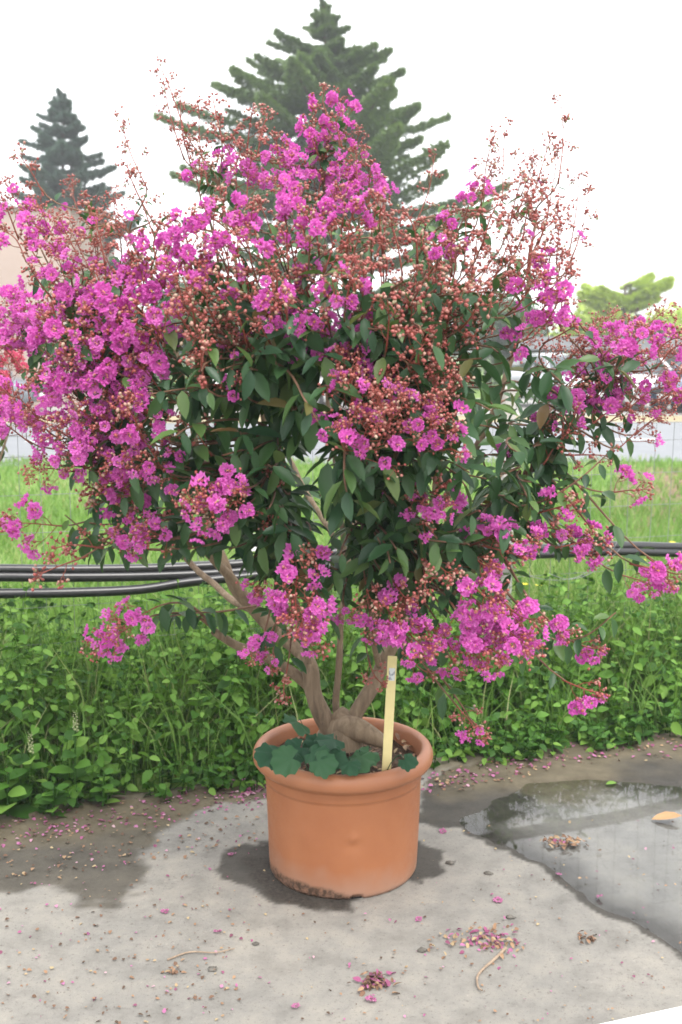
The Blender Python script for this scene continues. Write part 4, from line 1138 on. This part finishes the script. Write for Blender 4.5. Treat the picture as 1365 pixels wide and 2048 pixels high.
def conifer(name, label, mat, base, H, profL, profR, tiers, per, tuft, dens, up, seed, wid=0.34, rtrunk=0.16, vary=(0.6, 1.12)):
    r_ = random.Random(seed)
    o = thing(name, label, 'tree', base)
    tr_ = MB(); pts = [base + Vector((0.05 * math.sin(k), 0, H * k / 8)) for k in range(9)]
    v, f = tube(pts, np.linspace(rtrunk, 0.015, 9), 10); tr_.add(v, f)
    part('trunk', tr_, M['cbark'], o)
    for k in range(len(tiers) * per):
        q_ = tiers[k // per]
        z = H * (q_ + r_.uniform(-.010, .010))
        a = k * 2.39996 + r_.uniform(-.4, .4)
        h = 1 - z / H                                    # 0 at the top
        rl = np.interp(h, *zip(*profL)); rr_ = np.interp(h, *zip(*profR))
        c_ = math.cos(a); Lr = (rr_ if c_ > 0 else rl) * c_ * c_ + 0.5 * (rl + rr_) * (1 - c_ * c_)
        L = max(0.15, Lr * r_.uniform(*vary))
        d = Vector((c_, math.sin(a), up * r_.uniform(0.3, 1.2))).normalized()
        fm, wm_ = MB(), MB()
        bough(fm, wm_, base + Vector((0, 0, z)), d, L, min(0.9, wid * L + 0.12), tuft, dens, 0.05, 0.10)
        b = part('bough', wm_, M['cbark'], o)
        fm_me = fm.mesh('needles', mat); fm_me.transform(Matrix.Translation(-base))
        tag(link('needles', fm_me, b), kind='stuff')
    fm = MB(); wm_ = MB()
    for k in range(8):                                    # leader
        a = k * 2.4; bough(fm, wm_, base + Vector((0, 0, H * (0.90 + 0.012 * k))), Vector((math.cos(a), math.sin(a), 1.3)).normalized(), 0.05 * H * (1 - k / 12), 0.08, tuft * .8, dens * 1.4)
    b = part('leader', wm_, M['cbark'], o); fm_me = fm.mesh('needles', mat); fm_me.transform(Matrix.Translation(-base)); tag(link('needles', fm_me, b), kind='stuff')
    return o
YCd = 30.0
cb = Vector((at(650, 700, YCd).x, YCd, -0.04)); topz = at(650, 2, YCd).z
k30 = YCd / FPX
prL = [(0, 0.1), (0.09, 40 * k30), (0.13, 105 * k30), (0.20, 135 * k30), (0.27, 230 * k30), (0.33, 255 * k30), (0.45, 240 * k30), (1, 260 * k30)]
prR = [(0, 0.1), (0.09, 45 * k30), (0.13, 95 * k30), (0.22, 130 * k30), (0.27, 160 * k30), (0.33, 235 * k30), (0.38, 225 * k30), (0.44, 285 * k30), (1, 290 * k30)]
conifer('cedar_tree', 'tall wide cedar with layered boughs behind the crape myrtle', M['cedar'], cb, topz + 0.04, prL, prR, [0.955, 0.925, 0.888, 0.852, 0.815, 0.775, 0.74, 0.70, 0.655, 0.61, 0.56, 0.50, 0.43, 0.36, 0.28, 0.2], 9, 0.115, 190, 0.10, 4, 0.20, 0.20, (0.55, 1.3))
YF = 36.0; k36 = YF / FPX
fb = Vector((at(140, 700, YF).x, YF, -0.04)); topz = at(140, 182, YF).z
pf = [(0, 0.1), (0.06, 25 * k36), (0.16, 55 * k36), (0.24, 82 * k36), (0.34, 112 * k36), (0.5, 125 * k36), (1, 160 * k36)]
conifer('fir_tree', 'dark blue-green narrow fir standing beyond the road beside the beige building', M['fir'], fb, topz + 0.04, pf, pf, [0.96 - 0.045 * k for k in range(18)], 9, 0.13, 170, 0.12, 9, 0.28, 0.16, (0.7, 1.25))

# golden conifer: stacked flat pads
YG = 40.0; kG = YG / FPX
gb = at(1235, 700, YG); gb = Vector((gb.x, YG, -0.04))
gt = thing('golden_conifer', 'small yellow-green conifer with flat layered pads behind the parked cars', 'tree', gb)
mb = MB(); tp_ = at(1250, 590, YG); v, f = tube([gb, Vector((tp_.x, YG, tp_.z * .6)), tp_ + Vector((0, 0, .3))], [0.12, 0.09, 0.04], 8); mb.add(v, f); part('trunk', mb, M['cbark'], gt)
for (x, y, wpx, dirx) in ((1240, 592, 70, -1), (1245, 612, 85, -1), (1250, 588, 90, 1), (1262, 582, 75, 1), (1250, 572, 60, 0.6), (1240, 605, 60, 0.4), (1245, 598, 55, -0.6), (1250, 606, 70, -1), (1255, 594, 80, 1), (1240, 618, 70, 1), (1245, 620, 80, -1)):
    p = at(x, y, YG); fm, wm_ = MB(), MB()
    bough(fm, wm_, p, Vector((dirx, random.uniform(-.4, .4), 0.12)).normalized(), wpx * kG, 0.7, 0.2, 300, 0.0, 0.16)
    b = part('bough', wm_, M['cbark'], gt)
    fm_me = fm.mesh('needles', M['golden']); fm_me.transform(Matrix.Translation(-gb)); tag(link('needles', fm_me, b), kind='stuff')

def shrub_mass(name, label, cat, mat, c, rx, ry, h, n, size, lumps=6, seed=1, trunk=True):
    r_ = random.Random(seed); g_ = np.random.default_rng(seed)
    o = thing(name, label, cat, (c[0], c[1], -0.04))
    L = [(r_.uniform(-1, 1) * rx * .8, r_.uniform(-.5, .5) * ry, h * r_.uniform(.45, .72), rx * r_.uniform(.3, .5) if rx < 3 else r_.uniform(1.0, 1.6), h * r_.uniform(.25, .36)) for _ in range(lumps)]
    P, A = [], []
    for (lx, ly, lz, lr, lh) in L:
        m_ = n // lumps; d = g_.normal(size=(m_, 3)); d /= np.linalg.norm(d, axis=1)[:, None]; d *= g_.uniform(.55, 1.05, m_)[:, None]
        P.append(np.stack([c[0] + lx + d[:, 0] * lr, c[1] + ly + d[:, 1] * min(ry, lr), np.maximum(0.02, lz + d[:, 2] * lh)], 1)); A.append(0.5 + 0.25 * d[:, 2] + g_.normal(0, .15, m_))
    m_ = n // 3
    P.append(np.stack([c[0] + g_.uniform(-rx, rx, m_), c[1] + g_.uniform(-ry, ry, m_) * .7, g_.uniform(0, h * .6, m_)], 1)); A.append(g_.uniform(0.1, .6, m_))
    P = np.concatenate(P); A = np.clip(np.concatenate(A), 0, 1); m_ = len(P)
    D = g_.normal(size=(m_, 3)); U = g_.normal(size=(m_, 3)) * .6 + np.array([0, 0, 1])
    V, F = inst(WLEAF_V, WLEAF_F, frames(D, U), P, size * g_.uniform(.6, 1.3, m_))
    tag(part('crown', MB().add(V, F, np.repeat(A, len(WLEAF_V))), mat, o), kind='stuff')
    mb = MB()
    for k in range(5):
        bx = c[0] + r_.uniform(-.5, .5) * rx
        v, f = tube([Vector((bx, c[1], -0.04)), Vector((bx + r_.uniform(-.2, .2), c[1], h * .6))], [0.06, 0.02], 6, False); mb.add(v, f)
    part('trunk', mb, M['cbark'], o)
    return o
hx0, hx1 = at(1130, 640, 42).x, at(1480, 640, 42).x
shrub_mass('golden_hedge', 'long clipped yellow-green hedge behind the low grey building', 'hedge', M['golden'], ((hx0 + hx1) / 2, 42), (hx1 - hx0) / 2, 0.9, at(1200, 606, 42).z, 4600, 0.26, 14, 3)
pc = at(1285, 640, 39); shrub_mass('plum_shrub', 'dark purple-leaved shrub in front of the golden hedge', 'shrub', M['plum'], (pc.x, 39), 0.75, 0.5, at(1285, 618, 39).z, 1100, 0.16, 5, 4)
c1 = at(330, 660, 44); shrub_mass('round_tree', 'dense dark green broadleaf tree beyond the road beside the fir', 'tree', M['dkgreen'], (c1.x, 44), 2.6, 1.6, at(330, 560, 44).z, 4200, 0.26, 8, 5)
c1 = at(960, 660, 45); shrub_mass('round_tree', 'dense dark green broadleaf tree between the cedar and the golden conifer', 'tree', M['dkgreen'], (c1.x, 45), 3.2, 1.6, at(960, 590, 45).z, 4200, 0.26, 8, 6)
c1 = at(1090, 660, 41); shrub_mass('green_bush', 'mid-height green bush at the end of the golden hedge', 'shrub', M['dkgreen'], (c1.x, 41), 1.3, 0.8, at(1090, 640, 41).z, 1400, 0.22, 5, 8)

# ------------------------------------------------------------------ buildings
YB = 31.0
bx1 = at(150, 700, YB).x; bx0 = bx1 - 9.0; bh = at(0, 412, YB).z
bld = thing('beige_building', 'plain beige rendered house beyond the road at the end of the parking lot', 'building', ((bx0 + bx1) / 2, YB, -0.03))
part('wall', MB().box(((bx0 + bx1) / 2, YB + 3, bh / 2 - 0.03), (9.0, 6.0, bh)), M['plaster'], bld, False)
xm = (bx0 + bx1) / 2
rf = MB(); e = 0.12
rv = [(bx0 - e, YB - e, bh - .03), (bx1 + e, YB - e, bh - .03), (bx1 + e, YB + 6 + e, bh - .03), (bx0 - e, YB + 6 + e, bh - .03), (bx0 + 2.2, YB + 3, bh + 0.35), (bx1 - 2.2, YB + 3, bh + 0.35)]
rf.add(rv, [(0, 1, 5, 4), (2, 3, 4, 5)]); rf.add(rv, [(1, 2, 5), (3, 0, 4), (0, 3, 2), (0, 2, 1)])
M['tile'] = mat_plain('roof_tiles', (0.34, 0.27, 0.24), 0.85, nscale=3, namp=0.3)
part('roof', rf, M['tile'], bld, False)
for k, wx in enumerate((bx1 - 6.6, bx1 - 4.2)):
    w = part('window', MB().box((wx, YB - 0.02, 1.7), (1.1, 0.09, 1.3)), M['paint_white'], bld, False)
    pn = MB()
    for sx in (-0.27, 0.27): pn.box((wx + sx, YB - 0.055, 1.7), (0.46, 0.05, 1.14))
    part('pane', pn, M['glass'], w, False)
YS = 37.5
sx0, sx1 = at(1050, 700, YS).x, at(1600, 700, YS).x; sh = at(1200, 672, YS).z
shed = thing('low_building', 'long low building with a dark grey sheet roof behind the parked cars', 'building', ((sx0 + sx1) / 2, YS, -0.03))
part('wall', MB().box(((sx0 + sx1) / 2, YS + 1.5, sh / 2 - .2), (sx1 - sx0, 3, sh - 0.3)), M['darkwall'], shed, False)
part('roof', MB().add([(sx0 - .3, YS - .4, sh - .45), (sx1 + .3, YS - .4, sh - .45), (sx1 + .3, YS + 1.5, sh), (sx0 - .3, YS + 1.5, sh), (sx1 + .3, YS + 3.4, sh - .45), (sx0 - .3, YS + 3.4, sh - .45)], [(0, 1, 2, 3), (3, 2, 4, 5)]), M['roof'], shed, False)
k = 0; wx = sx0 + 1.0
while wx < sx1 - 1:
    w = part('window', MB().box((wx, YS - 0.01, 1.0), (0.9, 0.07, 0.7)), M['darkwall'], shed, False)
    part('pane', MB().box((wx, YS - 0.03, 1.0), (0.78, 0.06, 0.58)), M['glass'], w, False)
    wx += 1.7

# ------------------------------------------------------------------ parked cars (nose towards the road)
def car(label, mat, X, Y, rz=0.0, L=4.2, W=1.74, H=1.46):
    o = thing('parked_car', label, 'car', (X, Y, -0.026), 'cars parked beyond the road')
    o.rotation_euler = (0, 0, rz)
    def loft(secs):
        V, F = [], []
        for (y, hw, z0, z1, tw_) in secs:
            V += [(-hw * .93, y, z0), (-hw, y, z0 + (z1 - z0) * .3), (-hw * .985, y, z0 + (z1 - z0) * .75), (-hw * tw_, y, z1), (0, y, z1 + 0.025), (hw * tw_, y, z1), (hw * .985, y, z0 + (z1 - z0) * .75), (hw, y, z0 + (z1 - z0) * .3), (hw * .93, y, z0)]
        n = 9
        for i in range(len(secs) - 1):
            for k_ in range(n):
                F.append((i * n + k_, i * n + (k_ + 1) % n, (i + 1) * n + (k_ + 1) % n, (i + 1) * n + k_))
        V2 = np.array(V); mb = MB().add(V2, F)
        for i, rev in ((0, 0), (len(secs) - 1, 1)):
            c_ = i * n; tri = [(c_ + 0, c_ + k_, c_ + k_ + 1) for k_ in range(1, 8)]
            mb.t.append(np.array([t_[::-1] if rev else t_ for t_ in tri])); mb.mt.append(np.zeros(len(tri)))
        return mb
    w = W / 2
    lb = loft([(-L / 2, w * .80, .34, .62, .9), (-L / 2 + .10, w * .92, .25, .70, .9), (-L / 2 + .45, w, .22, .80, .86), (-L / 2 + 1.15, w, .22, .94, .88), (0, w, .22, .97, .92), (L / 2 - .7, w, .22, 1.0, .92), (L / 2 - .15, w * .96, .25, .98, .9), (L / 2, w * .86, .34, .86, .9)])
    link('body', lb.mesh('body', mat), o)
    gh = loft([(-L / 2 + 1.05, w * .86, .92, .95, .95), (-L / 2 + 1.75, w * .84, .95, H - .07, .80), (-L / 2 + 2.2, w * .83, .96, H - .01, .80), (L / 2 - 1.1, w * .83, .97, H - .02, .80), (L / 2 - .55, w * .82, .98, H - .14, .80), (L / 2 - .12, w * .84, .97, 1.0, .92)])
    link('cabin_glass', gh.mesh('cabin_glass', M['glass']), o)
    rfm = loft([(-L / 2 + 1.72, w * .69, H - .10, H - .045, .96), (-L / 2 + 2.2, w * .70, H - .05, H + .012, .96), (L / 2 - 1.1, w * .70, H - .06, H + .005, .96), (L / 2 - .52, w * .68, H - .18, H - .11, .96)])
    link('roof', rfm.mesh('roof', mat), o)
    for sx in (-1, 1):
        for (ya, za, yb, zb) in ((-L / 2 + 1.05, .95, -L / 2 + 1.74, H - .06), (L / 2 - .15, 1.0, L / 2 - .55, H - .12), (.15, .97, .12, H - .03)):
            v, f = tube([Vector((sx * w * .87, ya, za)), Vector((sx * w * .69, yb, zb))], 0.04, 6, False)
            link('pillar', MB().add(v, f).mesh('pillar', mat), o)
        link('headlight', MB().box((sx * w * .68, -L / 2 + .12, .64), (.36, .22, .16), bevel=.05).mesh('headlight', M['lamp']), o)
        link('mirror', MB().box((sx * (w + .09), -L / 2 + 1.35, 1.0), (.2, .1, .14), bevel=.04).mesh('mirror', mat), o)
        for sy in (-L / 2 + .82, L / 2 - .78):
            a = np.arange(20) * 2 * math.pi / 20
            P = [(.60 * .31, -.10), (.31, -.10), (.315, 0.0), (.31, .10), (.6 * .31, .10)]
            V = np.array([(sx * (w - .09) + x_, sy + r0 * math.cos(q), .31 + r0 * math.sin(q)) for r0, x_ in P for q in a])
            F = np.array([[i * 20 + k_, i * 20 + (k_ + 1) % 20, (i + 1) * 20 + (k_ + 1) % 20, (i + 1) * 20 + k_] for i in range(4) for k_ in range(20)])
            wh = link('wheel', MB().add(V, F).mesh('wheel', M['tyre']), o)
            V = np.array([(sx * (w - .09) + sx * x_, sy + r0 * math.cos(q), .31 + r0 * math.sin(q)) for r0, x_ in ((.02, .085), (.09, .09), (.19, .075)) for q in a])
            F = np.array([[i * 20 + k_, i * 20 + (k_ + 1) % 20, (i + 1) * 20 + (k_ + 1) % 20, (i + 1) * 20 + k_] for i in range(2) for k_ in range(20)])
            link('rim', MB().add(V, F).mesh('rim', M['rim']), wh)
    link('grille', MB().box((0, -L / 2 + .03, .55), (.9, .12, .12), bevel=.03).mesh('grille', M['tyre']), o)
    link('number_plate', MB().box((0, -L / 2 - .015, .42), (.5, .03, .11)).mesh('number_plate', M['paint_white']), o)
    return o
car('silver car parked next to the white car beyond the road', M['car_silver'], at(1128, 740, 30).x, 30.6, 0.25)
car('white car parked between the silver and the dark blue car', M['car_white'], at(1268, 740, 30).x, 30.2, 0.12)
car('dark blue car parked beside the white car beyond the road', M['car_blue'], at(1432, 740, 29).x, 29.0, -0.9)
car('white hatchback parked alone beyond the road behind the myrtle stems', M['car_white'], at(540, 740, 30).x, 30.2, 1.45)
car('dark grey car parked in front of the beige building', M['car_grey'], at(-70, 740, 29).x, 28.8, 1.5)

# ------------------------------------------------------------------ what lies on the concrete
pet = MB(); br = MB()
def strew(n, fpos, size, mb, lo=0.0, hi=1.0):
    P = []
    for _ in range(n):
        x, y = fpos(); p = gp(x, y); P.append((p.x, p.y, 0.004 + random.uniform(0, .003)))
    P = np.array(P); n = len(P)
    keep = np.array([p[1] < EDGE(p[0]) + 0.1 for p in P]); P = P[keep]; n = len(P)
    D = rdir(n); D[:, 2] *= 0.25
    V, F = inst(WLEAF_V * np.array([1.25, 1, 1.2]), WLEAF_F, frames(D, rdir(n) * .35 + np.array([0, 0, 1])), P, size * rng.uniform(.5, 1.4, n))
    mb.add(V, F, np.repeat(rng.uniform(lo, hi, n), len(WLEAF_V)))
edge_px = [(-60, 1665), (100, 1635), (250, 1612), (400, 1590), (530, 1572)]
edge_pr = [(850, 1556), (950, 1540), (1080, 1510), (1200, 1492), (1420, 1478)]
def along(pts, up, dn):
    def f():
        i = random.randrange(len(pts) - 1); t_ = random.random()
        x = pts[i][0] + (pts[i + 1][0] - pts[i][0]) * t_; y = pts[i][1] + (pts[i + 1][1] - pts[i][1]) * t_
        return x + random.uniform(-15, 15), y + random.uniform(-up, dn)
    return f
strew(200, along(edge_px, 12, 45), 0.013, pet)
strew(60, along(edge_px, 5, 130), 0.011, pet)
strew(170, along(edge_pr, 8, 30), 0.015, pet)
strew(30, lambda: (random.gauss(500, 28), random.gauss(1578, 9)), 0.022, pet, 0.4, 1)
strew(110, lambda: (random.uniform(0, 1365), random.uniform(1640, 2048)), 0.008, pet)
strew(60, lambda: (random.uniform(0, 520), random.uniform(1640, 2048)), 0.010, pet)
strew(26, lambda: (random.gauss(985, 30), random.gauss(1888, 16)), 0.014, pet, 0.2, .8)
strew(22, lambda: (random.gauss(752, 18), random.gauss(1965, 12)), 0.014, pet, 0.0, .6)
tag(link('fallen_petals', pet.mesh('fallen_petals', M['oldpetal'])), 'small pink fallen petals strewn over the concrete and along its edge', 'petals', kind='stuff')
strew(260, along(edge_px, 12, 120), 0.012, br)
strew(160, along(edge_pr, 10, 40), 0.013, br)
strew(320, lambda: (random.uniform(0, 1365), random.uniform(1640, 2048)), 0.008, br)
strew(120, lambda: (random.uniform(0, 480), random.uniform(1750, 2048)), 0.011, br)
tag(link('withered_litter', br.mesh('withered_litter', M['brownbit'])), 'tiny brown withered flower scraps scattered on the concrete', 'litter', kind='stuff')

def clump(label, x, y, rx, ry, n, mats, size):
    c_ = gp(x, y); o = thing('withered_blossom', label, 'dead blossom', (c_.x, c_.y, 0))
    for nm, mat, m_, lo, hi in mats:
        T = np.stack([c_.x + rng.normal(0, rx / 2, m_), c_.y + rng.normal(0, ry / 2, m_), 0.004 + np.abs(rng.normal(0, .005, m_))], 1)
        D = rdir(m_); D[:, 2] *= .35
        V, F = inst(WLEAF_V * np.array([.9, 1, 1.5]), WLEAF_F, frames(D, rdir(m_) * .6 + np.array([0, 0, 1])), T, size * rng.uniform(.5, 1.3, m_))
        tag(part(nm, MB().add(V, F, np.repeat(rng.uniform(lo, hi, m_), len(WLEAF_V))), mat, o), kind='stuff')
clump('withered pink and dark blossom clump flat on the dry concrete', 752, 1968, 0.05, 0.045, 0, (('petals', M['oldpetal'], 26, 0, .7), ('stalks', M['brownbit'], 46, 0, .9)), 0.020)
clump('large tan and pink withered blossom heap beside the curved twig', 965, 1885, 0.11, 0.07, 0, (('petals', M['oldpetal'], 34, 0, .8), ('stalks', M['brownbit'], 80, .3, 1)), 0.018)
clump('brown withered blossom heap lying in the shallow puddle', 1128, 1686, 0.07, 0.035, 0, (('petals', M['oldpetal'], 6, 0, .6), ('stalks', M['brownbit'], 60, .2, .9)), 0.020)
clump('small brown withered scrap beside the puddle edge', 1178, 1880, 0.03, 0.02, 0, (('stalks', M['brownbit'], 26, .1, .7),), 0.016)
clump('small withered scrap beside the straight twig', 345, 1948, 0.025, 0.02, 0, (('stalks', M['brownbit'], 22, .2, .9),), 0.014)
def litter_twig(label, pts, r_):
    P = catmull([gp(a, b, 0.004) + Vector((0, 0, random.uniform(0, .006))) for a, b in pts], 5)
    v, f = tube(P, np.linspace(r_, r_ * .5, len(P)), 6, False)
    tag(part('fallen_twig', MB().add(v, f), M['ftwig'], None), label, 'twig')
M['ftwig'] = mat_plain('bleached_twig', (0.27, 0.20, 0.14), 0.8, nscale=60, namp=0.25)
litter_twig('pale curved twig lying beside the large withered blossom heap', [(1012, 1900), (990, 1922), (968, 1938), (955, 1958), (957, 1976), (965, 1984)], 0.0042)
litter_twig('thin straight reddish twig lying alone on the dry concrete', [(335, 1920), (380, 1906), (430, 1908), (470, 1898)], 0.0026)
def dropped_leaf(name, label, x, y, s, ang, mat, curl):
    p = gp(x, y, -0.006); V_, F_ = leaf_mesh(0.45, 0.25, curl, .5)
    Mx = frames(np.array([[math.cos(ang), math.sin(ang), 0.06]]), np.array([[.1, -.2, 1]]))[0]
    o = link(name, mesh_np(name, V_, F_, mat)); o.matrix_basis = Matrix.Translation(p + Vector((0, 0, .006))) @ Matrix(Mx.tolist()).to_4x4() @ Matrix.Scale(s, 4)
    tag(o, label, 'leaf')
dropped_leaf('fallen_leaf', 'curled orange-tan dry leaf lying in the puddle', 1303, 1642, 0.10, -0.08, M['drylf'], -.12)
dropped_leaf('fallen_leaf', 'fresh light green leaf floating at the back of the puddle', 1212, 1572, 0.045, 0.3, M['weed'], .05)
for (x, y, s) in ((900, 1727, .012), (843, 1903, .012), (1022, 1835, .011), (512, 1889, .008), (978, 1748, .012), (425, 1940, .011)):
    p = gp(x, y); mb = MB(); v = ICO_V * np.array([1.3, 1, .45]) * s * (1 + .2 * rng.normal(size=(12, 1))) + np.array([p.x, p.y, s * .25]); mb.add(v, ICO_F)
    tag(part('earth_clod', mb, M['clod'], None), 'small grey clod of earth on the dry concrete', 'clod', 'clods of earth on the concrete')
OLD_FLOWER = [m.mesh('flower', [M['oldpetal'], M['brownbit']], smooth=False) for m in FLOWER_MB]
for (x, y) in ((886, 1662), (462, 1708), (330, 1822), (436, 1862), (838, 1838), (996, 1800), (1200, 1792), (1118, 1748), (742, 1998), (592, 2012)):
    p = gp(x, y, 0.005); k_ = random.randrange(4)
    o = link('fallen_flower', OLD_FLOWER[k_]); o.location = p; s = random.uniform(.009, .016); o.scale = (s, s, s * .5); o.rotation_euler = (random.uniform(-.3, .3), random.uniform(-.3, .3), random.uniform(0, 6))
    tag(o, {886: 'fallen magenta flower where the wet patch meets the dry strip behind the pot', 462: 'fallen magenta flower on the damp stain beside the pot', 742: 'fallen magenta flower touching the small withered blossom clump', 1200: 'fallen magenta flower in the wet beside the puddle', 1118: 'fallen magenta flower at the puddle edge'}.get(x, 'single fallen magenta flower lying on the dry concrete'), 'flower', 'fallen flowers on the concrete')

# white painted block reaching into the corner
w0, w1 = gp(1192, 2072), gp(1420, 2022)
ang_ = math.atan2(w1.y - w0.y, w1.x - w0.x)
cxw = (w0 + w1) / 2 + Vector((math.sin(ang_), -math.cos(ang_), 0)) * 0.20
mb = MB().box((cxw.x, cxw.y, 0.016), (0.9, 0.40, 0.03), rz=ang_, bevel=0.004)
tag(part('white_board', mb, M['paint_white'], None, False), 'flat white board lying on the concrete near the puddle', 'board')
t = NT('thin_haze')
pv = t.add('ShaderNodeVolumePrincipled'); pv.inputs['Color'].default_value = (0.94, 0.97, 1.0, 1); pv.inputs['Density'].default_value = 0.0028
t.l(pv.outputs[0], t.out.inputs['Volume'])
hz = MB().box((0, 420, 6.0), (840, 1000, 14.0))
tag(part('haze', hz, t.m, None, False), 'thin pale haze over the whole place', 'haze', kind='stuff')
print('leaves', len(LT), 'panicles', len(items))
